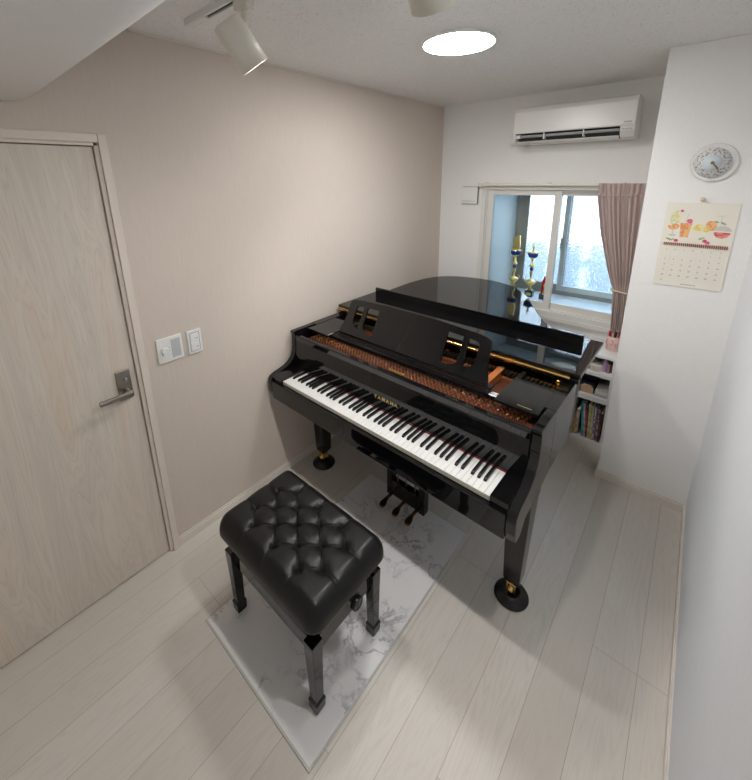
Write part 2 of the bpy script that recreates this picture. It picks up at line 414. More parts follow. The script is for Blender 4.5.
# door
door = struct(obj('door_1', box(B(), XL-.045, XL-.008, DY0+.003, DY1-.003, .006, DZ-.003), M_DOOR, bevel=.002), 'pale wood-grain flush door in the beige wall', 'door')
fr = B()
box(fr, XL-.09, XL+.013, DY1+.015, DY1+.044, 0, DZ+.042); box(fr, XL-.09, XL+.003, DY1, DY1+.015, 0, DZ+.002); box(fr, XL-.09, XL+.013, DY0-.044, DY0, 0, DZ+.042); box(fr, XL-.09, XL+.011, DY0, DY1+.015, DZ+.012, DZ+.042); box(fr, XL-.09, XL+.003, DY0, DY1, DZ, DZ+.012)
struct(obj('trim_2', fr, M_TRIM, bevel=.002))
df = B(); box(df, XL-.085, XL-.05, DY0, DY1, .0, DZ); struct(obj('door_gap_shade', df, M_DARK))  # dark sheet behind the leaf, colours in the shade of the door gap
pl = obj('handle_plate', box(B(), XL-.008, XL+.002, .402, .456, .912, 1.046), M_NICKEL, door, bevel=.002)
hb = B(); tube(hb, [(XL, .432, .952), (XL+.045, .432, .952)], .011, 16)
hp = obj('door_handle', hb, M_NICKEL, door)
hl = B(); box(hl, XL+.036, XL+.052, .318, .446, .943, .963)
obj('lever', hl, M_NICKEL, hp, bevel=.004)
kb = B(); lathe(kb, [(.008, 0), (.008, .008), (.005, .010)], 16, mat=T(XL+.002, .434, 1.005) @ R(PI/2, 'Y')); obj('lock', kb, M_STEEL, door)

# switches on left wall
sw = root('dimmer_switch_plate', 'wide white wall plate with round dimmer dial and blank panel', 'light switch', (XL, .633, 1.078))
obj('plate', box(B(), 0, .009, -.057, .057, -.06, .06), M_PLASTIC, sw, bevel=.003)
b_ = B(); box(b_, .009, .0105, -.046, -.006, -.045, .045); obj('insert', b_, M_PLASTIC, sw, bevel=.0006)
b_ = B(); lathe(b_, [(.0165, 0), (.0165, .006), (.014, .013)], 28, mat=T(.010, -.026, 0) @ R(PI/2, 'Y')); dial = obj('dial', b_, M_PLASTIC, sw)
b_ = B()
for k in range(8):
    a = -PI*.8 + k*PI*1.6/7; box(b_, .0104, .0110, -.026+.021*math.sin(a)-.0007, -.026+.021*math.sin(a)+.0007, .021*math.cos(a)-.002, .021*math.cos(a)+.002)
obj('dial_marks', b_, M_INK, sw)
obj('blank_panel', box(B(), .009, .011, .006, .046, -.045, .045), M_GREYP, sw, bevel=.0006)
sw = root('rocker_switch_plate', 'narrow white wall plate with two small rocker buttons', 'light switch', (XL, .749, 1.075))
obj('plate', box(B(), 0, .009, -.0345, .0345, -.06, .06), M_PLASTIC, sw, bevel=.003)
for dz in (-.022, .022):
    r_ = obj('rocker', box(B(), .009, .012, -.02, .02, dz-.019, dz+.019), M_PLASTIC, sw, bevel=.001)
    obj('indicator', box(B(), .012, .0124, .004, .016, dz-.006, dz-.003), M_INK, r_)
# edges of insert drawn with thin dark gaps
b_ = B()
for z in (-.046, .046): box(b_, .009, .0096, -.023, .023, z-.001, z+.001)
for y in (-.023, .023): box(b_, .009, .0096, y-.001, y+.001, -.046, .046)
obj('seam', b_, M_INK, sw)

# ------------------------------------------------------------------ window, bay and outside
w1 = bpy.data.objects.new('window_1', None); COL.objects.link(w1); struct(w1, 'white inner sliding window with two sashes', 'window')
FY = YB-.022
b_ = B(); t = .035
box(b_, WX0-t, WX0, FY, YB, WZ0-.04, WZ1+t); box(b_, WX1, WX1+t, FY, YB, WZ0-.04, WZ1+t); box(b_, WX0, WX1, FY, YB, WZ1, WZ1+t); box(b_, WX0, WX1, FY, YB, WZ0-.04, WZ0)
obj('frame', b_, M_FRAME, w1, bevel=.003)
b_ = B()
for yy in (YB+.002, YB+.03):
    box(b_, WX0, WX1, yy, yy+.003, WZ0, WZ0+.012); box(b_, WX0, WX1, yy, yy+.003, WZ1-.012, WZ1)
box(b_, WX0, WX1, YB, YB+.06, WZ0, WZ0+.006); box(b_, WX0, WX1, YB, YB+.06, WZ1-.006, WZ1)
box(b_, WX0, WX0+.008, YB, YB+.06, WZ0+.006, WZ1-.006); box(b_, WX1-.008, WX1, YB, YB+.06, WZ0+.006, WZ1-.006)
obj('track', b_, M_FRAME, w1)
def sash(parent, x0, x1, y0, y1, z0, z1, sw, mf, mg, name='sash', br=None):
    b_ = B(); br = br or sw
    box(b_, x0, x0+sw, y0, y1, z0, z1); box(b_, x1-sw, x1, y0, y1, z0, z1); box(b_, x0+sw, x1-sw, y0, y1, z0, z0+br); box(b_, x0+sw, x1-sw, y0, y1, z1-sw*.7, z1)
    s = obj(name, b_, mf, parent, bevel=.002)
    ym = (y0+y1)/2
    obj('pane', box(B(), x0+sw, x1-sw, ym-.002, ym+.002, z0+br, z1-sw*.7), mg, s)
    return s
sash(w1, WX0+.010, -.775, YB+.004, YB+.026, WZ0+.008, WZ1-.008, .048, M_FRAME, M_GLASS)
sash(w1, -.825, WX1-.010, YB+.031, YB+.053, WZ0+.008, WZ1-.008, .048, M_FRAME, M_GLASS)
b_ = B(); box(b_, WX0-.02, WX1+.06, FY-.004, YB, .725, .762); box(b_, WX0-.02, WX1+.06, YB-.012, YB, .70, .725); struct(obj('trim_4', b_, M_FRAME, bevel=.003))
# the bay between the two windows
BX0, BX1, BY1 = -1.215, -.10, 3.50
b_ = B()
prism(b_, [(-1.36, YB+.06), (-1.36, YB+.08), (BX0-.05, BY1), (BX0, BY1), (-1.325, YB+.06)], 2, .70, 1.85); box(b_, BX1, BX1+.05, YB+.06, BY1, .70, 1.85); box(b_, -1.36, BX1+.05, YB+.06, BY1, 1.76, 1.85)
struct(obj('wall_bay', b_, M_REVEAL))
struct(obj('trim_5', prism(B(), [(-1.32, YB+.06), (BX1, YB+.06), (BX1, BY1), (BX0, BY1)], 2, .78, .835), M_SILL, bevel=.002))
w2 = bpy.data.objects.new('window_2', None); COL.objects.link(w2); struct(w2, 'outer bronze framed window with patterned frosted glass', 'window')
OY = 3.45
b_ = B(); box(b_, BX0, BX0+.07, OY, OY+.05, .835, 1.76); box(b_, BX1-.04, BX1, OY, OY+.05, .835, 1.76); box(b_, BX0+.07, BX1-.04, OY, OY+.05, .835, .885); box(b_, BX0+.07, BX1-.04, OY, OY+.05, 1.72, 1.76)
obj('frame', b_, M_ALU, w2, bevel=.002)
sash(w2, BX0+.06, -.775, OY-.006, OY+.018, .880, 1.72, .04, M_ALU, M_FROST, br=.045)
sash(w2, -.820, BX1-.04, OY-.034, OY-.010, .880, 1.72, .034, M_SILVER, M_FROST, br=.045)
b_ = B(); box(b_, -.826, -.804, OY-.046, OY-.034, 1.24, 1.30); box(b_, -.824, -.806, OY-.056, OY-.044, 1.27, 1.33); obj('latch', b_, M_STEEL, w2, bevel=.002)
# outside
struct(obj('ground', box(B(), -6, 5, 3.6, 12, -.3, -.1), M_GROUND))
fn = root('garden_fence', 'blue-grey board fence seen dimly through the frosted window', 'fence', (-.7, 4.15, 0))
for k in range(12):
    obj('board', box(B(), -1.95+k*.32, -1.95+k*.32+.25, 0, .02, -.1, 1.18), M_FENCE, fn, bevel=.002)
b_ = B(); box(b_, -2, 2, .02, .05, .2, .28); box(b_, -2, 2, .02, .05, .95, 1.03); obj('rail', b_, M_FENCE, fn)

# curtain rail + curtain
rl = root('curtain_rail', 'slim cream curtain rail along the window head', 'curtain rail', (0, 3.02, 1.765))
obj('rail', box(B(), -1.385, PX-.006, -.008, .008, -.008, .010), M_SPOT, rl, bevel=.002)
b_ = B(); box(b_, -1.385, PX-.006, .030, .044, -.014, .004); obj('rear_rail', b_, M_SPOT, rl, bevel=.002)
for x in (-1.34, -.86, -.40): obj('bracket', box(B(), x-.008, x+.008, -.010, .06, .010, .016), M_SPOT, rl, bevel=.001)
for x in (-1.395,): obj('end_cap', box(B(), x, x+.012, -.011, .011, -.011, .013), M_SPOT, rl, bevel=.002)
cu_ = root('curtain', 'dusty pink pleated curtain gathered beside the window', 'curtain', (0, 2.982, 0))
def curtain_width(z):
    # left edge / right edge by height
    ks = [(1.785, -.535, -.232), (1.70, -.525, -.232), (1.45, -.475, -.232), (1.2, -.405, -.238), (1.07, -.362, -.250), (.95, -.352, -.246), (.74, -.338, -.240)]
    for (z0, a0, b0), (z1, a1, b1) in zip(ks, ks[1:]):
        if z >= z1:
            t = (z-z1)/(z0-z1); t = max(0, min(1, t)); return a1+(a0-a1)*t, b1+(b0-b1)*t
    return ks[-1][1:]
b_ = B(); NU, NV = 200, 60; grid = []
for j in range(NV+1):
    z = .735 + (1.776-.735)*j/NV; a, e = curtain_width(z); row = []; pin = math.exp(-((z-1.705)/.016)**2)
    tie = math.exp(-((z-1.07)/.05)**2)
    for i in range(NU+1):
        u = i/NU; nf = 9
        amp = .018*(1-.55*tie)
        ph = 2*PI*nf*u + .8*math.sin(3*z+u*4)
        if z > 1.715: ph = 2*PI*nf*u; amp = .015
        y = (amp*math.sin(ph) + amp*.35*math.sin(2.3*ph+1))*(1-.55*pin)
        x = a+(e-a)*(u + .012*math.sin(2*ph))
        row.append(b_.verts.new((x, y, z)))
    grid.append(row)
for j in range(NV):
    for i in range(NU):
        fc = b_.faces.new((grid[j][i], grid[j][i+1], grid[j+1][i+1], grid[j+1][i])); fc.smooth = True
cl = obj('cloth', b_, M_CURT, cu_); md = cl.modifiers.new('S', 'SOLIDIFY'); md.thickness = .0025; md.offset = 0
b_ = B()
for k in range(9):
    x = -.52+k*.0335; tube(b_, [(x-.008, -.014, 1.70), (x, -.017, 1.697), (x+.008, -.014, 1.70)], .005, 6)
obj('pleat_stitch', b_, M_CURT, cu_)
b_ = B(); pts = []
for k in range(25):
    a = 2*PI*k/24; pts.append((-.308+.062*math.cos(a), .026*math.sin(a), 1.066-.008*math.cos(a)))
tube(b_, pts, .0055, 8); obj('tieback', b_, M_RIBBON, cu_)

# vent cover plate
v_ = root('wall_vent_cover', 'square white vent cover on the wall beside the window', 'vent', (-1.49, YB, 1.672))
obj('shadow_back_plate', box(B(), -.067, .0745, -.017, 0, -.069, .0755), M_INK, v_, bevel=.002)  # dark grey so its edges draw the shadow line around the cover
obj('cover', box(B(), -.071, .0715, -.027, -.017, -.066, .072), M_PLASTIC, v_, bevel=.003)
b_ = B()
for k in range(14): box(b_, -.060+k*.0085, -.060+k*.0085+.005, -.0276, -.027, -.046, -.041)
for k in range(8): box(b_, -.060+k*.008, -.060+k*.008+.004, -.0276, -.027, -.056, -.053)
obj('small_print', b_, M_INK, v_)

# air conditioner
ac = root('air_conditioner', 'white split air conditioner mounted high above the window', 'air conditioner', (0, YB, 0))
A0, A1 = -1.085, -.366
prof = [(0, 2.285), (-.16, 2.290), (-.205, 2.275), (-.222, 2.25), (-.226, 2.12), (-.222, 2.112), (-.12, 2.112), (-.12, 2.046), (0, 2.046)]
obj('casing', prism(B(), prof, 0, A0, A1), M_ACW, ac, bevel=.006, seg=3)
b_ = B()
endp = [(-.223, 2.113), (-.217, 2.085), (-.185, 2.052), (-.12, 2.046), (-.12, 2.113)]
b_.free()
for q0, q1 in ((A0, A0+.018), (A1-.075, A1)): obj('end_panel', prism(B(), endp, 0, q0, q1), M_ACW, ac, bevel=.003)
obj('outlet', prism(B(), [(-.1205, 2.113), (-.215, 2.113), (-.1205, 2.049)], 0, A0+.02, A1-.077), M_DARK, ac)
for k, (y0, z0) in enumerate(((-.219, 2.106), (-.196, 2.060))):
    b_ = B(); box(b_, A0+.022, A1-.080, -.014, .014, -.0018, .0018, mat=T(0, y0+(.012 if k else .020), z0-(.006 if k else .012)) @ R(-.42-.12*k, 'X')); obj('louvre', b_, M_ACW if k else M_GREYP, ac, bevel=.001)
b_ = B(); box(b_, A0+.02, A1-.078, -.230, -.223, 2.113, 2.118); obj('lower_lip', b_, M_ACW, ac, bevel=.002)
for x in (-.88, -.64): obj('vane', box(B(), x-.003, x+.003, -.214, -.13, 2.070, 2.112), M_ACW, ac)
obj('left_block', box(B(), A0+.022, A0+.052, -.222, -.19, 2.082, 2.104), M_ACW, ac, bevel=.002)
b_ = B()
for k in range(3):
    for q in range(3): box(b_, A1-.062+q*.018, A1-.050+q*.018, -.2245, -.2225, 2.094+k*.0-.0+0, 2.097) if k == 0 else None
merge(b_, xf(text_bm('DAIKIN', .012, bold=.0003), T(A1-.038, -.2262, 2.134) @ R(PI/2, 'X')))
for k in range(4): box(b_, A1-.062+k*.012, A1-.055+k*.012, -.2262, -.2255, 2.122, 2.124)
obj('control_marks', b_, M_INK, ac)
obj('mounting_plate', box(B(), -1.19, -1.10, -.006, 0, 2.045, 2.135), M_ACW, ac, bevel=.002)
obj('duct_elbow', box(B(), -1.165, -1.086, -.05, -.006, 2.06, 2.11), M_ACW, ac, bevel=.008)

# ------------------------------------------------------------------ lamps
LX, LY, LR = -.905, 1.675, .156
lp = root('ceiling_lamp', 'round glowing white flush lamp on the ceiling', 'ceiling lamp', (LX, LY, ZC))
obj('base', lathe(B(), [(LR-.003, 0), (LR, -.002), (LR, -.012), (LR-.003, -.0135)], 64, caps=True), M_PLASTIC, lp)
obj('diffuser', lathe(B(), [(.001, -.021), (.09, -.0195), (LR-.020, -.017), (LR-.004, -.0132)], 64), M_LAMP, lp)
base_hole = None
tr = root('lighting_track', 'white lighting track running across the ceiling', 'track', (0, .79, ZC))
b_ = B(); box(b_, -1.53, .10, -.018, -.008, -.022, 0); box(b_, -1.53, .10, .008, .018, -.022, 0); box(b_, -1.53, -1.40, -.008, .008, -.022, -.002)
obj('rail', b_, M_PLASTIC, tr, bevel=.0015)
obj('slot', box(B(), -1.40, .10, -.008, .008, -.016, -.001), M_DARK, tr)
def spot(name, label, x, top, aim, cen, power):
    """fixture hanging from the track at x; can centre cen, aiming direction aim"""
    s = root(name, label, 'spotlight', (x, .79, ZC-.022), group=None)
    obj('adapter', box(B(), -.034, .034, -.016, .016, -.030, 0), M_SPOT, s, bevel=.004)
    b_ = B(); lathe(b_, [(.010, 0), (.010, -.03), (.007, -.034), (.007, -.070), (.008, -.078), (.008, -.082)], 16, c=(0, 0, -.034)); obj('stem', b_, M_SPOT, s)
    q = Vector((0, 0, -1)).rotation_difference(Vector(aim).normalized()).to_matrix().to_4x4()
    L = .138; m = T(*cen) @ q
    b_ = B(); lathe(b_, [(.040, L/2), (.045, L/2-.005), (.047, L/2-.03), (.047, -L/2), (.0435, -L/2), (.0435, -L/2+.02), (.036, -L/2+.022)], 40, mat=m, caps=True); can = obj('lamp_head', b_, M_SPOT, s)
    b_ = B(); lathe(b_, [(.036, -L/2+.019), (.0425, -L/2+.008), (.001, -L/2+.006)], 32, mat=m); obj('lens', b_, M_LED, s)
    li = bpy.data.lights.new('spot', 'SPOT'); li.energy = power; li.spot_size = math.radians(112); li.spot_blend = .6; li.shadow_soft_size = .03; li.color = (1., .975, .94)
    lo = bpy.data.objects.new('spot_bulb', li); COL.objects.link(lo); lo.parent = s
    lo.matrix_local = m @ T(0, 0, -L/2-.004)
    return s
spot('track_spotlight', 'cream cylinder spotlight hanging by the visible end of the track', -1.175, 0, (.16, .56, -.81), (.022, -.034, -.140), 17)
spot('track_spotlight', 'cream cylinder spotlight partly cut off near the round lamp', -.49, 0, (-.15, .62, -.77), (.000, -.026, -.136), 17)

spot('track_spotlight', 'unseen cream cylinder spotlight added as fill light at the far end of the track', -.02, 0, (-.50, -.30, -.81), (.02, .015, -.128), 22)  # extra unseen lamp, added to brighten the floor and door

# ------------------------------------------------------------------ clock, pin, calendar on the chimney breast
ck = root('wall_clock', 'round clear-rimmed wall clock with a dark floral ring', 'clock', (.012, YP, 1.879))
mY = R(PI/2, 'X')
obj('face', lathe(B(), [(.067, 0), (.067, .006), (.001, .007)], 48, mat=mY), simple('clock_face_white', (.76, .76, .75), .4, noise=.02), ck)
obj('glass_rim', lathe(B(), [(.067, .003), (.083, .004), (.085, .006), (.083, .008), (.067, .0075)], 56, c=(.006, 0, 0), mat=mY, caps=False), M_CLEAR, ck)
obj('centre_disc', lathe(B(), [(.036, .0072), (.036, .0080), (.001, .0082)], 40, mat=mY), simple('clock_centre_blue', (.62, .70, .74), .4, noise=.02), ck)
b_ = B(); rr = random.Random(3)
for k in range(64):
    a = 2*PI*k/64 + rr.uniform(-.05, .05); r = .053 + .011*math.sin(k*2.4) + rr.uniform(-.003, .003)
    c0 = Vector((r*math.cos(a), -.0078, r*math.sin(a))); ta = rr.uniform(0, 2*PI); s_ = rr.uniform(.0035, .0065)
    box(b_, -s_, s_, 0, .0012, -s_*.22, s_*.22, mat=T(*c0) @ R(ta, 'Y'))
    if k % 2: box(b_, -s_*.6, s_*.6, 0, .0012, -s_*.3, s_*.3, mat=T(*c0) @ R(ta+1.3, 'Y'))
o = obj('floral_ring', b_, simple('floral_print', (.30, .30, .31), .6, noise=.2), ck); o['kind'] = 'stuff'
b_ = B(); lathe(b_, [(.007, .008), (.007, .016)], 20, mat=mY); box(b_, -.0032, .0032, -.0125, -.0105, -.002, .036, mat=R(-.72+PI, 'Y')); box(b_, -.0018, .0018, -.0150, -.0135, -.002, .050, mat=R(-.62+PI, 'Y'))
obj('hands', b_, simple('bronze_hands', (.28, .19, .10), .35, metal=.5, noise=.1), ck)

cal = root('wall_calendar', 'cream wall calendar with watercolour fruit drinks', 'calendar', (.009, YP, 1.487))
obj('sheet', box(B(), -.133, .133, -.006, 0, -.208, .208), M_PAPER, cal, bevel=.0008)
def watercolour(name, c1, c2): return patterned(name, c1, c2, 120)
m_or = watercolour('wash_orange', (.80, .30, .12), (.80, .50, .22)); m_rd = watercolour('wash_red', (.62, .10, .12), (.78, .28, .22)); m_ye = watercolour('wash_yellow', (.78, .62, .15), (.80, .74, .42))
m_gr = watercolour('wash_green', (.30, .38, .20), (.50, .55, .34)); m_lg = watercolour('wash_lime', (.62, .66, .40), (.78, .76, .55)); m_pk = watercolour('wash_pink', (.60, .06, .16), (.72, .2, .28)); m_gy = simple('wash_grey', (.58, .57, .52), .8, noise=.1)
FL = [0]
def flat(name, polys, mat):
    b_ = B(); FL[0] += 1
    b_.free()
    for i, p in enumerate(polys): obj(name, prism(B(), p, 1, -.0064-.0003*FL[0]*.35-.00004*i, -.0058), mat, cal)
def ell(cx, cz, a, b, rot=0, n=20, a0=0, a1=2*PI):
    r = []
    for k in range(n):
        t = a0+(a1-a0)*k/(n if a1-a0 > 6.2 else n-1); x, z = a*math.cos(t), b*math.sin(t)
        r.append((cx+x*math.cos(rot)-z*math.sin(rot), cz+x*math.sin(rot)+z*math.cos(rot)))
    return r
# picture area: z from .02 to .20
flat('red_drink', [[(-.062, .042), (-.030, .042), (-.023, .112), (-.068, .112)], ell(-.092, .098, .023, .022, 0, 20, PI, 2*PI)], m_or)
flat('goblet_bowl', [ell(-.090, .135, .021, .038, 0)], m_lg)
flat('goblet_stem', [[(-.0935, .050), (-.0905, .050), (-.0905, .078), (-.0935, .078)], ell(-.092, .050, .016, .004)], m_gy)
flat('lemon_slice', [ell(.003, .093, .022, .016, .3), ell(.030, .090, .020, .017, -.2), ell(-.086, .140, .012, .010)], m_ye)
flat('orange_fruit', [ell(.048, .105, .020, .024, .4), ell(-.085, .095, .016, .010), [(-.060, .060), (-.034, .062), (-.034, .084), (-.060, .080)]], m_or)
flat('punch_bowl', [ell(.090, .078, .030, .030, 0, 24, PI*1.02, PI*1.98)], m_rd)
flat('bowl_glass', [ell(.090, .082, .032, .024, 0, 20, 0, PI)], m_gy)
flat('leaf', [ell(-.103, .030, .012, .004, -.4), ell(-.090, .028, .010, .004, .5), ell(.022, .042, .013, .0045, .5), ell(.088, .118, .013, .005, -.5), ell(.062, .124, .010, .004, -.3)], m_gr)
flat('cherry', [ell(-.073, .024, .0085, .0075), ell(.035, .030, .009, .008), ell(.046, .022, .009, .008), ell(-.034, .122, .011, .010), ell(-.070, .170, .007, .006)], m_pk)
flat('straw', [[(-.052, .108), (-.050, .108), (-.042, .160), (-.044, .160)], [(.078, .10), (.080, .10), (.080, .148), (.078, .148)], [(.060, .150), (.092, .152), (.092, .154), (.060, .152)]], m_gy)
b_ = B()
for k in range(32):
    x = -.118+k*.0076; box(b_, x, x+.0035, -.011, -.0055, .000-.0004*k*.3, .013)
obj('spiral_binding', b_, simple('maroon_wire', (.30, .09, .06), .4, noise=.1), cal)
b_ = B()
for i, d in enumerate(['S', 'M', 'T', 'W', 'T', 'F', 'S']): merge(b_, xf(text_bm(d, .009, .0003), T(-.102+.034*i, -.0066, -.022) @ R(PI/2, 'X')))
for d in range(1, 32):
    k = d+4; merge(b_, xf(text_bm(str(d), .011, .0003), T(-.102+.034*(k % 7), -.0066, -.044-.0275*(k//7)) @ R(PI/2, 'X')))
for k in range(12): box(b_, -.022+k*.005, -.019+k*.005, -.0064, -.006, -.196, -.192)
obj('dates', b_, M_INK, cal)
b_ = B()
for k in range(6): box(b_, -.118, .120, -.0063, -.006, -.0315-.0275*k, -.0311-.0275*k)
for k in range(8): box(b_, -.119+.034*k, -.1186+.034*k, -.0063, -.006, -.17, -.0311)
obj('ruling', b_, m_gy, cal)
pn = root('push_pin', 'round wooden push pin above the calendar', 'push pin', (.005, YP, 1.714))
obj('head', lathe(B(), [(.005, .003), (.0085, .006), (.0095, .016), (.007, .022), (.001, .023)], 20, mat=mY), M_PIN, pn)
obj('needle', lathe(B(), [(.0008, -.004), (.0008, .004)], 8, mat=mY), M_STEEL, pn)
b_ = B(); tube(b_, [(0, -.006, -.002), (.002, -.008, -.012), (-.001, -.008, -.018), (0, -.006, -.022)], .0008, 6); obj('hook', b_, M_STEEL, pn)

# ------------------------------------------------------------------ floor mat
mt = root('floor_mat', 'white marble-patterned vinyl mat under the piano bench', 'mat', (-.993, .992, 0))
b_ = B(); box(b_, -.330, .330, -.545, .545, .0005, .008); obj('sheet', b_, M_MARBLE, mt, bevel=.001)
b_ = B(); box(b_, -.337, -.330, -.552, .552, .0005, .0075); box(b_, .330, .337, -.552, .552, .0005, .0075); box(b_, -.330, .330, -.552, -.545, .0005, .0075); box(b_, -.330, .330, .545, .552, .0005, .0075)
obj('edging', b_, M_MATEDGE, mt, bevel=.001)

# ------------------------------------------------------------------ piano bench
bn = root('piano_bench', 'black piano bench with button-tufted leather seat', 'piano bench', (-1.005, .722, .008))
BX, BY = .276, .180      # outer half frame
for sx in (-1, 1):
    for sy in (-1, 1):
        cx, cy = sx*(BX-.024), sy*(BY-.024)
        b_ = B()
        rings = [(0, .019), (.008, .021), (.048, .0225), (.054, .0175), (.22, .0205), (.334, .0235)]
        pr = None
        for z, h_ in rings:
            rg = [b_.verts.new((cx+a*h_, cy+c_*h_, z)) for a, c_ in ((-1, -1), (1, -1), (1, 1), (-1, 1))]
            if pr:
                for i in range(4): b_.faces.new((pr[i], pr[(i+1) % 4], rg[(i+1) % 4], rg[i]))
            else: b_.faces.new(rg[::-1])
            pr = rg
        b_.faces.new(pr); obj('leg', b_, M_BLACK, bn, bevel=.002)
b_ = B(); ix, iy = BX-.046, BY-.046
for s in (-1, 1):
    y = s*(BY-.020); box(b_, -ix, ix, min(y, y-s*.018), max(y, y-s*.018), .256, .328)
    x = s*(BX-.020); box(b_, min(x, x-s*.018), max(x, x-s*.018), -iy, iy, .256, .328)
obj('apron', b_, M_BLACK, bn, bevel=.002)
b_ = B(); tube(b_, [(-.23, 0, .31), (.23, 0, .31)], .008, 10)
for s in (-1, 1):
    for y in (-1, 1): box(b_, s*.05-.01, s*.05+.16*s+.01 if s > 0 else s*.05-.01, 0, 0, 0, 0) if False else None
for a in (-1, 1):
    tube(b_, [(-.17, a*.10, .29), (.17, a*.10, .378)], .007, 8); tube(b_, [(.17, a*.10, .29), (-.17, a*.10, .378)], .007, 8)
obj('lift_mechanism', b_, M_DARK, bn)
obj('seat_board', box(B(), -.270, .270, -.165, .165, .376, .394), M_SATIN, bn, bevel=.003)
# height knob on the right side
b_ = B(); lathe(b_, [(.012, 0), (.012, .028), (.024, .028), (.026, .032), (.026, .046), (.023, .050), (.018, .050), (.016, .048), (.010, .048), (.001, .051)], 24, mat=T(BX-.022, .018, .345) @ R(PI/2, 'Y'))
kn = obj('height_knob', b_, M_SATIN, bn)
# cushion
CH, CW = .305, .194
buttons = []
for r_i, (yy, xs) in enumerate([(.112, (-.137, 0, .137)), (.056, (-.205, -.068, .068, .205)), (0., (-.137, 0, .137)), (-.056, (-.205, -.068, .068, .205)), (-.112, (-.137, 0, .137))]):
    for x in xs: buttons.append((x, yy))
segs = []
for i, p in enumerate(buttons):
    for q in buttons[i+1:]:
        if abs(abs(p[0]-q[0])-.0685) < .002 and abs(abs(p[1]-q[1])-.056) < .002: segs.append((p, q))
for x in (-.137, 0, .137):
    for s in (-1, 1): segs.append(((x, s*.112), (x, s*.2)))
for y in (-.056, .056):
    for s in (-1, 1): segs.append(((s*.205, y), (s*.31, y)))
def segd(x, y, a, b):
    dx, dy = b[0]-a[0], b[1]-a[1]; t = ((x-a[0])*dx+(y-a[1])*dy)/(dx*dx+dy*dy); t = max(0, min(1, t))
    return math.hypot(x-a[0]-t*dx, y-a[1]-t*dy)
def rr_radius(th, hx, hy, rc):
    c_, s_ = abs(math.cos(th)), abs(math.sin(th))
    lo, hi = 0, hx+hy
    for _ in range(24):
        m_ = (lo+hi)/2; x, y = m_*c_, m_*s_
        qx, qy = max(x-(hx-rc), 0), max(y-(hy-rc), 0)
        inside = x <= hx and y <= hy and math.hypot(qx, qy) <= rc
        if inside: lo = m_
        else: hi = m_
    return lo
def edge_d(x, y):
    rc = .05; qx, qy = abs(x)-(CH-rc), abs(y)-(CW-rc)
    return -(math.hypot(max(qx, 0), max(qy, 0)) + min(max(qx, qy), 0) - rc)
def seat_z(x, y):
    d = max(0, edge_d(x, y)); w = .052
    t = min(1, d/w); z = .430 + .071*math.sqrt(max(0, 1-(1-t)**2)) + .012*(1-(x/CH)**2)*(1-(y/CW)**2)
    dc = min(segd(x, y, a, b) for a, b in segs); db = min(math.hypot(x-a, y-b) for a, b in buttons)
    fade = min(1, d/.03)
    an = min(((math.hypot(x-a, y-b), math.atan2(y-b, x-a)) for a, b in buttons))
    z += fade*(.006*(1-math.exp(-(dc/.022)**1.3)) - .0048*math.exp(-(dc/.0026)**2) - .022*math.exp(-(db/.014)**1.2) + .0011*math.sin(an[1]*14)*min(1, an[0]/.006)*math.exp(-(an[0]/.017)**2))
    return z
b_ = B(); NA, NR = 420, 130; rings = []
cen = b_.verts.new((0, 0, seat_z(0, 0)))
for j in range(1, NR+1):
    f_ = j/NR; f_ = 1-(1-f_)**1.15; rg = []
    for k in range(NA):
        th = 2*PI*k/NA; r = rr_radius(th, CH, CW, .05)*f_
        x, y = r*math.cos(th), r*math.sin(th); rg.append(b_.verts.new((x, y, seat_z(x, y))))
    rings.append(rg)
for dz, sc_ in ((.424, 1.0), (.414, .985), (.406, .965), (.400, .945), (.396, .90)):
    rg = []
    for k in range(NA):
        th = 2*PI*k/NA; r = rr_radius(th, CH, CW, .05)*sc_; rg.append(b_.verts.new((r*math.cos(th), r*math.sin(th), dz)))
    rings.append(rg)
for k in range(NA): b_.faces.new((cen, rings[0][k], rings[0][(k+1) % NA])).smooth = True
for a, c_ in zip(rings, rings[1:]):
    for k in range(NA): b_.faces.new((a[k], c_[k], c_[(k+1) % NA], a[(k+1) % NA])).smooth = True
b_.faces.new(rings[-1])
seat = obj('seat_cushion', b_, M_LEATHER, bn, smooth=True)
for x, y in buttons:
    obj('button', ball(B(), (x, y, seat_z(x, y)+.0015), .0085, 12, 8, .5), M_LEATHER, seat)

# ------------------------------------------------------------------ grand piano
RP = (-1.018, 1.108, 0); RZ = math.radians(-1.1)
gp = root('grand_piano', 'glossy black grand piano with its lid closed and music desk raised', 'grand piano', RP, RZ)
HW = .732
ZR = .957        # rim top
def P2L(x, y):
    dx, dy = x-RP[0], y-RP[1]; c_, s_ = math.cos(-RZ), math.sin(-RZ); return (dx*c_-dy*s_, dx*s_+dy*c_)
# plan outline from front right, around the bent side, tail, spine
bent = [(HW-.012, .0), (HW-.012, .62), (.712, .76), (.690, .87), (.650, .955), (.59, 1.025), (.52, 1.09), (.43, 1.165), (.34, 1.28), (.27, 1.40), (.205, 1.53), (.125, 1.66), (.035, 1.77), (-.08, 1.86), (-.22, 1.905), (-.40, 1.895), (-.55, 1.845), (-.655, 1.755), (-.712, 1.62), (-HW, 1.42), (-HW, 0)]
def sm(pts):
    mid = smooth_open(pts[1:-1], 3); return [pts[0]] + mid + [pts[-1]]
outl = sm(bent)
def offset(pts, d):
    out = []
    n = len(pts)
    for i, p in enumerate(pts):
        a = pts[max(i-1, 0)]; c_ = pts[min(i+1, n-1)]
        tx, ty = c_[0]-a[0], c_[1]-a[1]; L = math.hypot(tx, ty); out.append((p[0]+ty/L*d, p[1]-tx/L*d))
    return out
yF = .35     # rim ring starts here; arms in front
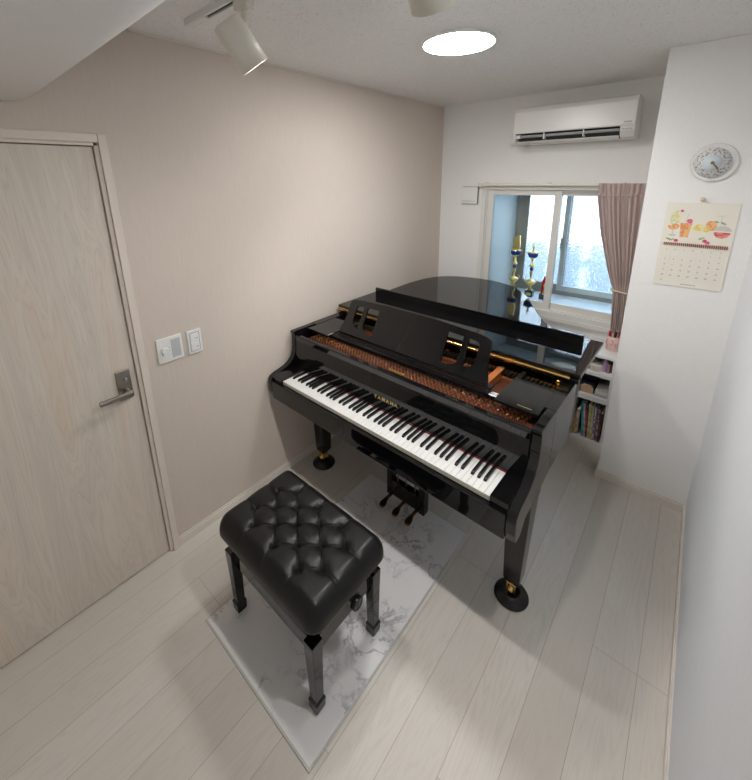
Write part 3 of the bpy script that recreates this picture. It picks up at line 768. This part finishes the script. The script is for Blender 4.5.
def clip_front(pts, y): return [(pts[0][0], y)] + [p for p in pts if p[1] > y+.005] + [(pts[-1][0], y)]
o_out = clip_front(outl, yF); o_in = offset(clip_front(outl, yF), -.052)
ring = o_out + o_in[::-1]
obj('rim', prism(B(), ring, 2, .685, ZR), M_BLACK, gp, bevel=.003)
# front case arms
armp = [(.02, .600), (.005, .640), (.002, .690), (.006, .715), (.018, .730), (.045, .741), (.085, .748), (.120, .757), (.148, .773), (.170, .795), (.184, .825), (.190, .860), (.191, .935), (.186, .940), (.186, ZR), (yF, ZR), (yF, .680), (.10, .645), (.06, .600)]
for s in (-1, 1):
    hw = HW-.012 if s > 0 else HW
    x0, x1 = (s*hw, s*(hw-.036)); obj('arm', prism(B(), armp, 0, min(x0, x1), max(x0, x1)), M_BLACK, gp, bevel=.004, seg=3)
    x0, x1 = (s*(hw-.036), s*.616); b_ = B(); box(b_, min(x0, x1), max(x0, x1), .018, .178, .66, .742)
    kbk = obj('key_block', b_, M_BLACK, gp, bevel=.0018)
obj('keybed', box(B(), -HW+.036, HW-.048, .03, .52, .605, .665), M_BLACK, gp, bevel=.004)
obj('key_slip', box(B(), -.695, .683, .003, .024, .602, .708), M_BLACK, gp, bevel=.004)
# underside
b_ = B()
box(b_, -HW+.06, HW-.06, .52, .58, .665, .80)
for p, q in (((-.45, .58), (-.40, 1.7)), ((-.05, .58), (-.25, 1.7)), ((.40, .58), (-.05, 1.55))):
    d = Vector((q[0]-p[0], q[1]-p[1], 0)); L = d.length; a = math.atan2(d.y, d.x); box(b_, 0, L, -.035, .035, .69, .78, mat=T(p[0], p[1], 0) @ R(a, 'Z'))
obj('brace', b_, M_SATIN, gp)
inner = offset(clip_front(outl, yF), -.055)
obj('soundboard', prism(B(), [(inner[0][0], .58)] + inner[1:-1] + [(inner[-1][0], .58)], 2, .80, .81), M_WOODO, gp)
# cast plate with holes and ribs
pl_ = [(inner[0][0]-.01, .37)] + offset(inner, -.03)[1:-1] + [(inner[-1][0]+.01, .37)]
holes = []
for k in range(5):
    x = -.50+k*.21; holes.append([(x, .70), (x+.15, .70), (x+.10, .70+.30+.12*(4-k)), (x+.0, .70+.30+.12*(4-k))])
bmp = curve_mesh([pl_] + holes, .008); xf(bmp, T(0, 0, .872)); plate = obj('string_plate', bmp, M_PLATE, gp)
b_ = B()
for k in range(4):
    x = -.335+k*.21; box(b_, x-.010, x+.010, .56, 1.05+.12*(4-k), .88, .915)
box(b_, -.66, .66, .555, .575, .88, .905); box(b_, .385, .415, .37, .60, .885, .935); box(b_, .30, .385, .585, .60, .885, .93); obj('plate_ribs', b_, simple('orange_plate_paint', (.62, .22, .07), .35, metal=.4, noise=.2), plate)
b_ = B(); box(b_, -.675, .665, .225, .55, .845, .893); obj('pin_block', b_, simple('dark_pin_block', (.10, .035, .018), .4, noise=.3, nscale=40), gp)
b_ = B(); rp = random.Random(5)
for r_ in range(4):
    for k in range(62):
        x = -.63+k*.0205+r_*.005; y = .262+r_*.019+.010*math.sin(k*.11); lathe(b_, [(.0032, .893), (.0032, .915)], 6, c=(x, y, 0))
tp = obj('tuning_pins', b_, M_COPPER, gp); tp['kind'] = 'stuff'
b_ = B()
for k in range(120):
    x = -.64+k*.0107; y1 = 1.75-.0*k if x < -.2 else max(.75, 1.72-(x+.2)*1.15)
    tube(b_, [(x, .275+.018*(k % 4), .908), (x+.004, .53, .902), (x*.97, .60, .908), (x*.86-.03, y1-.08, .905)], .0013 if k > 30 else .0024, 4)
st = obj('strings', b_, M_COPPER, gp); st['kind'] = 'stuff'
b_ = B()
for k in range(66):
    x = -.64+k*.0195; box(b_, x-.005, x+.005, .555, .60, .915, .93)
dm = obj('dampers', b_, M_SATIN, gp); dm['kind'] = 'stuff'
b_ = B(); box(b_, -.045, .045, -.0, .014, .0, .006, mat=T(.02, .242, .915)); bd = obj('maker_badge', b_, M_GOLDLEAF, gp, bevel=.001)
# keys
KW = 1.228/52; K0 = -.614; YK0, YK1 = .026, .172
blk = {0: 1, 2: 1, 3: 1, 5: 1, 6: 1}      # A=0: sharps after A, C, D, F, G
for k in range(52):
    x0 = K0+k*KW+.0005; x1 = K0+(k+1)*KW-.0005
    b_ = B(); box(b_, x0, x1, YK0, YK1+.03, .708, .7285); 
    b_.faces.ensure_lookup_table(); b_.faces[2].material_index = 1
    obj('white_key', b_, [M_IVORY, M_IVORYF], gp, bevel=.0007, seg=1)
for k in range(51):
    note = k % 7
    if note in blk:
        xc = K0+(k+1)*KW + {0: .0015, 2: -.002, 3: .002, 5: -.003, 6: 0.}[note]
        b_ = B(); vs = []
        for (y, z, h_) in ((YK0+.054, .728, .0058), (YK1+.03, .728, .0058)): pass
        A = [b_.verts.new(p) for p in ((xc-.0066, YK0+.053, .7285), (xc+.0066, YK0+.053, .7285), (xc+.0066, YK1+.03, .7285), (xc-.0066, YK1+.03, .7285), (xc-.0053, YK0+.060, .7405), (xc+.0053, YK0+.060, .7405), (xc+.0053, YK1+.03, .7405), (xc-.0053, YK1+.03, .7405))]
        for fc in ((0, 3, 2, 1), (4, 5, 6, 7), (0, 1, 5, 4), (1, 2, 6, 5), (2, 3, 7, 6), (3, 0, 4, 7)): b_.faces.new([A[i] for i in fc])
        obj('black_key', b_, M_EBONY, gp, bevel=.0015)
obj('name_board_felt', box(B(), -.616, .616, YK1, YK1+.006, .729, .7312), M_FELT, gp)
# fallboard, open
fbp = [(YK1+.007, .731), (YK1+.011, .78), (YK1+.016, .84), (YK1+.021, .90), (YK1+.018, .918), (YK1+.016, .930), (YK1+.022, .935), (YK1+.040, .935), (YK1+.043, .928), (YK1+.040, .742)]
fb = obj('fallboard', prism(B(), fbp, 0, -.690, .680), M_BLACK, gp, bevel=.0018)
b_ = xf(text_bm('Y A M A H A', .021, .0005, .0011), T(.006, YK1+.0108, .786) @ R(math.radians(90-4), 'X') @ Matrix.Diagonal((1.24, 1, 1, 1))); obj('gold_lettering', b_, M_GOLDLEAF, fb)
# trays and desk
for s in (-1, 1):
    b_ = B(); box(b_, min(s*.675, s*.500), max(s*.675, s*.500), .275, .505, .944, .958); ty = obj('side_tray', b_, M_BLACK, gp, bevel=.003, seg=3)
    if s > 0:
        b_ = B()
        for k in range(9): box(b_, .590+k*.0062, .590+k*.0062+.004, .292, .2975, .958, .9584)
        obj('small_gold_mark', b_, M_GOLDLEAF, ty)
b_ = B(); box(b_, -.515, .515, .300, .335, .930, .952)
for k in range(3): box(b_, -.515, .515, .302+.010*k, .307+.010*k, .952, .955)
dr = obj('desk_rail', b_, M_BLACK, gp, bevel=.002)
for x in (-.51, .51): obj('desk_slide', box(B(), x-.01, x+.01, .335, .60, .935, .950), M_SATIN, gp, bevel=.002)
def desk_shape():
    L = .218
    pts = [(-.470, 0), (.450, 0), (.446, .030), (.432, .065), (.425, .11), (.426, .165), (.422, .188), (.408, .200), (.35, .208), (.15, .217), (-.17, .217), (-.37, .208), (-.428, .200), (-.442, .188), (-.446, .165), (-.445, .11), (-.452, .065), (-.466, .030)]
    H = []
    for s in (-1, 1):
        cx = -.010
        H.append([(cx+s*p, q) for p, q in ((.215, .178), (.298, .176), (.300, .075), (.294, .050), (.275, .036), (.250, .030), (.225, .030), (.217, .034))])
        H.append([(cx+s*p, q) for p, q in ((.325, .175), (.372, .170), (.380, .160), (.381, .080), (.376, .062), (.355, .050), (.330, .044))])
    return [pts] + H
dk = curve_mesh(desk_shape(), .0065); xf(dk, T(-.014, .356, .960) @ R(math.radians(90-26.5), 'X') @ R(math.radians(-.5), 'Z'))
desk = obj('music_desk', dk, M_BLACK, gp, bevel=.0015)
b_ = B(); box(b_, -.48, .46, .335, .372, .952, .960); obj('desk_ledge', b_, M_BLACK, desk, bevel=.002)
# lid
lout = [(.734, .600)] + [p for p in offset(outl, .010) if p[1] > .62] + [(-.742, .600)]
b_ = prism(B(), lout, 2, .961, .983); lid = obj('lid', b_, M_BLACK, gp, bevel=.004, seg=3)
fl = obj('front_lid_flap', box(B(), -.744, .738, .600, 1.045, .987, 1.008), M_BLACK, gp, bevel=.004, seg=3)
b_ = B(); box(b_, -.690, .668, .925, .944, 1.008, 1.062); obj('flap_lip', b_, M_BLACK, fl, bevel=.003)
b_ = B(); box(b_, -.735, .700, .593, .600, .9755, .9835); box(b_, -.735, .700, .593, .600, .9875, .9955)
hg = obj('lid_hinge', b_, M_BRASS, gp)
b_ = B(); tube(b_, [(-.735, .592, .9855), (.700, .592, .9855)], .0042, 10); obj('hinge_barrel', b_, M_BRASS, hg)
b_ = B(); box(b_, -.69, .69, .588, .594, .925, .934); obj('plate_trim', b_, M_BRASS, gp)
b_ = B(); lathe(b_, [(.011, 0), (.011, .004), (.006, .006)], 20, mat=T(.655, .598, .948) @ R(PI/2, 'X')); obj('lid_lock', b_, M_BRASS, gp)
# legs
def leg(name, x, y, top):
    b_ = B(); zt = min(top, .60)-.03; taper(b_, x, y, .115, zt, .036, .051, .12); taper(b_, x, y, zt, top, .054, .054, .12); taper(b_, x, y, .100, .115, .030, .036, .12)
    lg = obj('leg', b_, M_BLACK, gp, bevel=.002)
    b_ = B(); lathe(b_, [(.012, .082), (.016, .088), (.018, .101)], 16, c=(x, y, 0)); box(b_, x-.020, x-.013, y-.026, y+.020, .036, .092); box(b_, x+.013, x+.020, y-.026, y+.020, .036, .092); box(b_, x-.020, x+.020, y-.022, y+.020, .076, .086)
    c_ = obj('caster_fork', b_, M_BRASS, lg, bevel=.002)
    b_ = B(); lathe(b_, [(.020, -.011), (.024, -.008), (.024, .008), (.020, .011)], 20, mat=T(x, y-.006, .046) @ R(PI/2, 'Y')); obj('caster_wheel', b_, M_BRASS, c_)
    return lg
legs = [(-.618, .303), (.646, .300), (-.02, 1.56)]
for x, y in legs: leg('leg', x, y, .80 if y > 1 else .690)
# pedal lyre
b_ = B()
for s in (-1, 1): box(b_, s*.110-.019+.012, s*.110+.019+.012, .345, .390, .045, .605)
lyr = obj('pedal_lyre', b_, M_BLACK, gp, bevel=.004)
obj('pedal_box', box(B(), -.092, .116, .348, .388, .050, .150), M_BLACK, lyr, bevel=.005)
b_ = B()
for x in (-.052, .008, .068): tube(b_, [(x, .365, .13), (x*.7+.002, .372, .60)], .0035, 8)
rod = obj('pedal_rods', b_, M_NICKEL, lyr)
for x in (-.078, .012, .098):
    sp_ = []
    outline = [(x-.009, .345), (x-.009, .300), (x-.013, .285), (x-.019, .268), (x-.018, .250), (x-.010, .240), (x+.010, .240), (x+.018, .250), (x+.019, .268), (x+.013, .285), (x+.009, .300), (x+.009, .345)]
    b_ = prism(B(), outline, 2, .058, .068)
    for v in b_.verts: v.co.z += -.35*(v.co.y-.345)*0 - .016*max(0, (.30-v.co.y)/.06)
    obj('pedal', b_, M_PEDAL, lyr, bevel=.003)
# lyre brace rods to the back
b_ = B()
for s in (-1, 1): tube(b_, [(s*.1+.008, .385, .11), (s*.16, .62, .67)], .006, 8)
obj('lyre_brace', b_, M_BRASS, lyr)

# caster cups
clabels = ['round black ribbed caster cup beneath the front leg near the beige wall', 'round black ribbed caster cup beneath the front leg beside the open floor', 'round black caster cup beneath the rear piano leg']
for i, (x, y) in enumerate(legs):
    c_, s_ = math.cos(RZ), math.sin(RZ)
    cc = root('caster_cup', clabels[i], 'caster cup', (RP[0]+x*c_-y*s_, RP[1]+x*s_+y*c_-.004, 0), group='caster cups under the piano legs')
    obj('dish', lathe(B(), [(.070, 0), (.074, .006), (.070, .012), (.064, .014), (.062, .018), (.054, .020), (.052, .025), (.044, .027), (.042, .031), (.034, .032), (.030, .0215), (.001, .0205)], 48), M_RUBBER, cc)

# ------------------------------------------------------------------ bookcase in the niche
CX0, CX1, CY0, CY1 = -.460, PX-.012, 2.75, 3.066
bc = root('bookcase', 'slim white open bookcase between piano and chimney breast', 'bookcase', (0, 0, 0))
obj('top_board', box(B(), CX0-.002, CX1+.002, CY0-.004, CY1, .656, .676), M_CAB, bc, bevel=.0015)
for x0, x1 in ((CX0, CX0+.016), (CX1-.016-.012, CX1)): obj('side_panel', box(B(), x0, x1, CY0, CY1, 0, .656), M_CAB, bc, bevel=.001)
ixa, ixb = CX0+.016, CX1-.028
for z0, z1 in ((.515, .541), (.325, .361), (0, .022)): obj('shelf', box(B(), ixa, ixb, CY0+.004, CY1-.008, z0, z1), M_CAB, bc, bevel=.001)
obj('back_panel', box(B(), ixa, ixb, CY1-.008, CY1, .022, .656), M_CAB, bc)
# books: bottom shelf
bk = [  # colour1, colour2, thickness, height, lean, label
 ((.45, .22, .05), (.60, .40, .10), .010, .150, .00, 'thin tan brown book at the outer end, leaning low'),
 ((.62, .52, .42), (.42, .28, .22), .018, .205, .00, 'cream and pink patterned book beside the thin tan one'),
 ((.02, .30, .36), (.03, .36, .42), .013, .262, .09, 'teal blue book tilting between patterned ones'),
 ((.55, .20, .30), (.65, .45, .50), .009, .255, .09, 'slim pink book just after the teal one'),
 ((.06, .05, .06), (.30, .10, .10), .007, .240, .07, 'thin dark maroon book beside the pink one'),
 ((.38, .36, .14), (.55, .50, .28), .016, .268, .05, 'thick olive green music book in the middle'),
 ((.45, .40, .22), (.62, .55, .38), .012, .262, .04, 'mustard beige book beside the thick olive one'),
 ((.60, .58, .55), (.20, .22, .40), .009, .255, .03, 'white and navy striped book after the mustard one'),
 ((.10, .12, .25), (.20, .20, .30), .008, .240, .02, 'thin navy book beside the white and navy one'),
 ((.40, .06, .06), (.55, .40, .35), .007, .230, .02, 'thin red book beside the navy one'),
 ((.07, .04, .03), (.10, .06, .05), .012, .225, .0, 'dark brown book at the end by the chimney breast')]
x = ixa+.003
for i, (c1, c2, th, hh, lean, lab) in enumerate(bk):
    bo = root('book', lab, 'book', (x, CY0+.012+.004*(i % 3), .022), group='books on the bottom shelf')
    m_ = patterned('book_cover_%d' % i, c1, c2, 55)
    # leans to the left at the top: pivot on lower right edge
    mm = T(th, 0, 0) @ R(-lean, 'Y') @ T(-th, 0, 0)
    b_ = B(); box(b_, 0, .0012, 0, .19, 0, hh, mat=mm); box(b_, th-.0012, th, 0, .19, 0, hh, mat=mm); box(b_, .0012, th-.0012, 0, .0015, 0, hh, mat=mm)
    obj('cover', b_, m_, bo)
    b_ = B(); box(b_, .0014, th-.0014, .003, .186, .003, hh-.004, mat=mm); obj('pages', b_, M_PAPER, bo)
    nl = bk[i+1][4] if i+1 < len(bk) else 0
    x += th+.0022 + max(0, (nl-lean))*bk[min(i+1, len(bk)-1)][3]
# middle shelf
tb = root('tissue_box', 'kraft coloured box with rounded front on the middle shelf', 'box', (ixa+.050, CY0+.030, .361))
b_ = prism(B(), [(-.040, 0), (.040, 0), (.040, .040), (.022, .062), (-.022, .062), (-.040, .045)], 1, 0, .010); obj('front', b_, simple('kraft_board', (.55, .38, .22), .7, noise=.1), tb, bevel=.003)
obj('body', box(B(), -.042, .042, .012, .20, 0, .066), simple('navy_board', (.012, .016, .035), .5, noise=.1), tb, bevel=.004)
nb = root('navy_pouch', 'dark navy fabric pouch behind the kraft coloured box', 'pouch', (ixa+.060, CY0+.125, .429))
b_ = B(); ball(b_, (0, 0, .042), .042, 16, 10); 
for v in b_.verts: v.co.x *= 1.25; v.co.y *= 1.6; v.co.z = max(0, v.co.z)
obj('bag', b_, simple('navy_cloth', (.010, .014, .03), .85, noise=.2), nb)
b_ = B(); tube(b_, [(-.045, 0, .05), (-.02, 0, .082), (.02, 0, .082), (.045, 0, .05)], .003, 6); obj('zip', b_, M_DARK, nb)
for k, (lab, z0, hh, cc) in enumerate((('grey notebook lying lowest in the small stack on the middle shelf', .361, .014, (.50, .50, .52)), ('white card box lying on the grey notebook', .3755, .020, (.70, .70, .70)), ('pale paper pad topmost on the middle shelf stack', .396, .010, (.62, .60, .58)))):
    s_ = root('paper_stack', lab, 'stationery', (ixb-.045+.003*k, CY0+.025+.006*k, z0), group='stationery stacked on the middle shelf')
    obj('body', box(B(), -.036, .036, 0, .16, .0, hh), simple('stationery_%d' % k, cc, .7, noise=.05), s_, bevel=.001)
    obj('cover', box(B(), -.037, .037, -.001, .161, hh, hh+.0008), simple('stationery_cover_%d' % k, tuple(c*.9 for c in cc), .6, noise=.05), s_)
# top shelf
b_ = lathe(B(), [(.040, 0), (.043, .004), (.043, .036), (.040, .040), (.016, .040), (.014, .036), (.001, .036)], 32)
rt = root('round_tin', 'cream round tin on the top shelf', 'tin', ((ixa+ixb)/2-.008, CY0+.065, .541))
obj('body', b_, simple('cream_tin', (.66, .60, .52), .4, noise=.05), rt)
obj('lid', lathe(B(), [(.044, .030), (.0445, .036), (.042, .043), (.001, .044)], 32), simple('tin_lid', (.70, .65, .58), .35, noise=.05), rt)
pk = root('pink_pouch', 'small magenta pouch at the piano end of the top shelf', 'pouch', (ixa+.030, CY0+.05, .541))
b_ = B(); ball(b_, (0, 0, .020), .022, 14, 8)
for v in b_.verts: v.co.z = max(0, v.co.z)
obj('bag', b_, simple('magenta_cloth', (.45, .08, .16), .7, noise=.2), pk); b_ = B(); ball(b_, (.0, 0, .052), .014, 12, 8); obj('white_puff', b_, simple('white_puff', (.75, .73, .72), .8, noise=.05), pk)
ll = root('lilac_bottle', 'slim lilac bottle standing on the top shelf', 'bottle', (ixb-.050, CY0+.06, .541))
obj('body', lathe(B(), [(.013, 0), (.015, .004), (.015, .062), (.008, .075), (.008, .08)], 20), simple('lilac_plastic', (.45, .32, .50), .35, noise=.05), ll); obj('cap', lathe(B(), [(.010, .08), (.010, .098), (.008, .10)], 16), simple('lilac_cap', (.60, .50, .62), .35, noise=.05), ll)
for k, (dx, cc, hh, lab) in enumerate(((-.026, (.30, .18, .20), .075, 'mauve tube standing beside the lilac bottle'), (-.012, (.16, .10, .10), .066, 'dark brown tube standing by the bookcase side panel'))):
    tb_ = root('small_tube', lab, 'tube', (ixb+dx, CY0+.05+.02*k, .541)); obj('body', lathe(B(), [(.0085, 0), (.009, .003), (.009, hh-.012), (.006, hh-.010)], 16), simple('tube_%d' % k, cc, .4, noise=.1), tb_); obj('cap', lathe(B(), [(.007, hh-.010), (.007, hh)], 12), M_DARK, tb_)
# pen cup on top
pc = root('pen_cup', 'pink floral ceramic cup on top of the bookcase', 'cup', (-.298, 2.900, .676))
obj('body', lathe(B(), [(.036, 0), (.040, .003), (.042, .10), (.039, .10), (.037, .006), (.001, .005)], 32, caps=True), M_PINKC, pc)
b_ = B(); rr = random.Random(9)
for k in range(10):
    a = rr.uniform(-2.9, -.4); z = .025+.055*rr.random(); mm = T(.0415*math.cos(a), .0415*math.sin(a), z) @ R(a, 'Z') @ R(PI/2, 'Y')
    lathe(b_, [(.008, 0), (.006, .001), (.001, .0014)], 8, mat=mm)
obj('flower_print', b_, simple('rose_print', (.66, .36, .33), .4, noise=.3, nscale=200), pc)
for k, (dx, dy, cc, lab, tl) in enumerate(((-.020, -.014, (.55, .02, .03), 'red marker pen in the pink cup', -.10), (.002, -.016, (.02, .02, .02), 'black marker pen in the pink cup', .05), (.020, -.008, (.50, .04, .04), 'thin red pencil in the pink cup', .12), (.010, .014, (.35, .40, .45), 'grey blue pen in the pink cup', .02))):
    p_ = root('marker_pen', lab, 'pen', (-.298+dx*.7, 2.900+dy, .684), group='pens in the pink cup'); p_.rotation_euler = (0, tl, 0)
    r0 = .008 if k < 2 else .0045
    obj('barrel', lathe(B(), [(r0, 0), (r0, .095)], 14), simple('pen_%d' % k, cc, .35, noise=.05), p_); obj('cap', lathe(B(), [(r0*1.1, .095), (r0*1.1, .125), (r0*.8, .128)], 14), simple('pen_cap_%d' % k, tuple(c*.8 for c in cc), .35, noise=.05), p_)

# ------------------------------------------------------------------ trophies on the sill
def trophy(name, label, x, y, h, kind, grp):
    t_ = root(name, label, 'trophy', (x, y, .835), group=grp)
    if kind == 'small':
        obj('base', box(B(), -.024, .024, -.018, .018, 0, .045), simple('dark_marble_s', (.05, .05, .07), .2, noise=.3), t_, bevel=.003)
        obj('column', prism(B(), [(-.018, .045), (.018, .045), (.024, .16), (.004, .20), (-.012, .15)], 1, -.006, .006), M_RED, t_, bevel=.002)
        obj('gold_trim', lathe(B(), [(.014, .045), (.010, .06), (.004, .10), (.010, .12), (.002, .14)], 16, c=(.012, -.014, 0)), M_GOLDLEAF, t_)
        return
    obj('base', box(B(), -.032, .032, -.026, .026, 0, .055), simple('dark_marble_'+kind, (.03, .035, .06), .15, noise=.3), t_, bevel=.003)
    obj('name_plate', box(B(), -.020, .020, -.0275, -.026, .015, .038), M_GOLDLEAF, t_)
    obj('column', lathe(B(), [(.016, .055), (.022, .065), (.008, .085), (.018, .10), (.034, .115), (.040, .135), (.020, .14), (.008, .15), (.008, .19), (.016, .20), (.010, .215), (.008, .25), (.022, .262), (.016, .275), (.008, .285), (.008, .32)], 24), M_GOLDLEAF, t_)
    cup = obj('cup', lathe(B(), [(.008, .32), (.026, .335), (.036, .36), (.038, .385), (.034, .387), (.020, .39)], 28), M_GOLDLEAF, t_)
    obj('blue_band', lathe(B(), [(.0335, .342), (.0392, .358), (.0400, .376), (.0375, .378)], 28), M_BLUE, cup)
    for s in (-1, 1):
        b_ = B(); tube(b_, [(s*.034, 0, .350), (s*.052, 0, .352), (s*.056, 0, .372), (s*.046, 0, .388), (s*.034, 0, .382)], .003, 6); obj('handle', b_, M_GOLDLEAF, cup)
    for s in (-1, 1):
        b_ = B(); tube(b_, [(s*.020, 0, .118), (s*.044, 0, .125), (s*.052, 0, .150), (s*.036, 0, .165)], .003, 6); obj('scroll', b_, M_GOLDLEAF, t_)
    obj('blue_bead', lathe(B(), [(.009, .225), (.015, .232), (.015, .244), (.009, .250)], 20), M_BLUE, t_)
    if kind == 'tall':
        obj('finial', prism(B(), smooth_loop([(-.030, .39), (.030, .39), (.036, .43), (.026, .475), (.032, .51), (-.006, .50), (-.034, .46), (-.022, .43)], 2), 1, -.008, .008), M_GOLDLEAF, t_, bevel=.003)
    else:
        obj('finial', lathe(B(), [(.018, .387), (.010, .40), (.004, .41), (.010, .42), (.012, .43), (.004, .445), (.002, .47)], 20), M_GOLDLEAF, t_)
trophy('trophy', 'tallest gold trophy with blue band, nearest the pale window reveal', -1.135, 3.27, .5, 'tall', 'trophies on the window sill')
trophy('trophy', 'gold trophy with blue bowl in the middle of the sill row', -.985, 3.25, .47, 'mid', 'trophies on the window sill')
trophy('trophy', 'small red and gold trophy beside the window meeting stile', -.875, 3.24, .2, 'small', 'trophies on the window sill')

# ------------------------------------------------------------------ world, camera, view
w = bpy.data.worlds.new('World'); SC.world = w; w.use_nodes = True; nt = w.node_tree; h = N(nt)
bg = nt.nodes['Background']
tc = h.n('ShaderNodeTexCoord'); sp_ = h.n('ShaderNodeSeparateXYZ'); h.l(tc.outputs['Generated'], sp_.inputs[0])
h.l(h.ramp(sp_.outputs[2], [(0., (.70, .80, .92)), (.25, (.82, .90, 1.0)), (1., (.62, .80, 1.0))]), bg.inputs[0]); bg.inputs[1].default_value = 5.

a, b, c = map(math.radians, (74.815, 40.900, -.838))
cd = bpy.data.cameras.new('camera'); cam = bpy.data.objects.new('camera', cd); COL.objects.link(cam)
cam.matrix_world = T(0, 0, 1.84) @ R(b, 'Z') @ R(a, 'X') @ R(c, 'Z')
cd.sensor_fit = 'AUTO'; cd.sensor_width = 36; cd.lens = 381.1/780*36
cd.shift_x = (376-366.7)/780; cd.shift_y = (280.1-390)/780
cd.clip_start = .01; SC.camera = cam
vs = SC.view_settings; vs.view_transform = 'Standard'; vs.look = 'None'; vs.exposure = .25; vs.gamma = 1; vs.use_curve_mapping = False
SC.cycles.use_denoising = True
SC.cycles.max_bounces = 10; SC.cycles.glossy_bounces = 6; SC.cycles.transparent_max_bounces = 12; SC.cycles.diffuse_bounces = 8
SC.cycles.caustics_reflective = False; SC.cycles.caustics_refractive = True; SC.cycles.sample_clamp_indirect = 6; SC.cycles.blur_glossy = .5
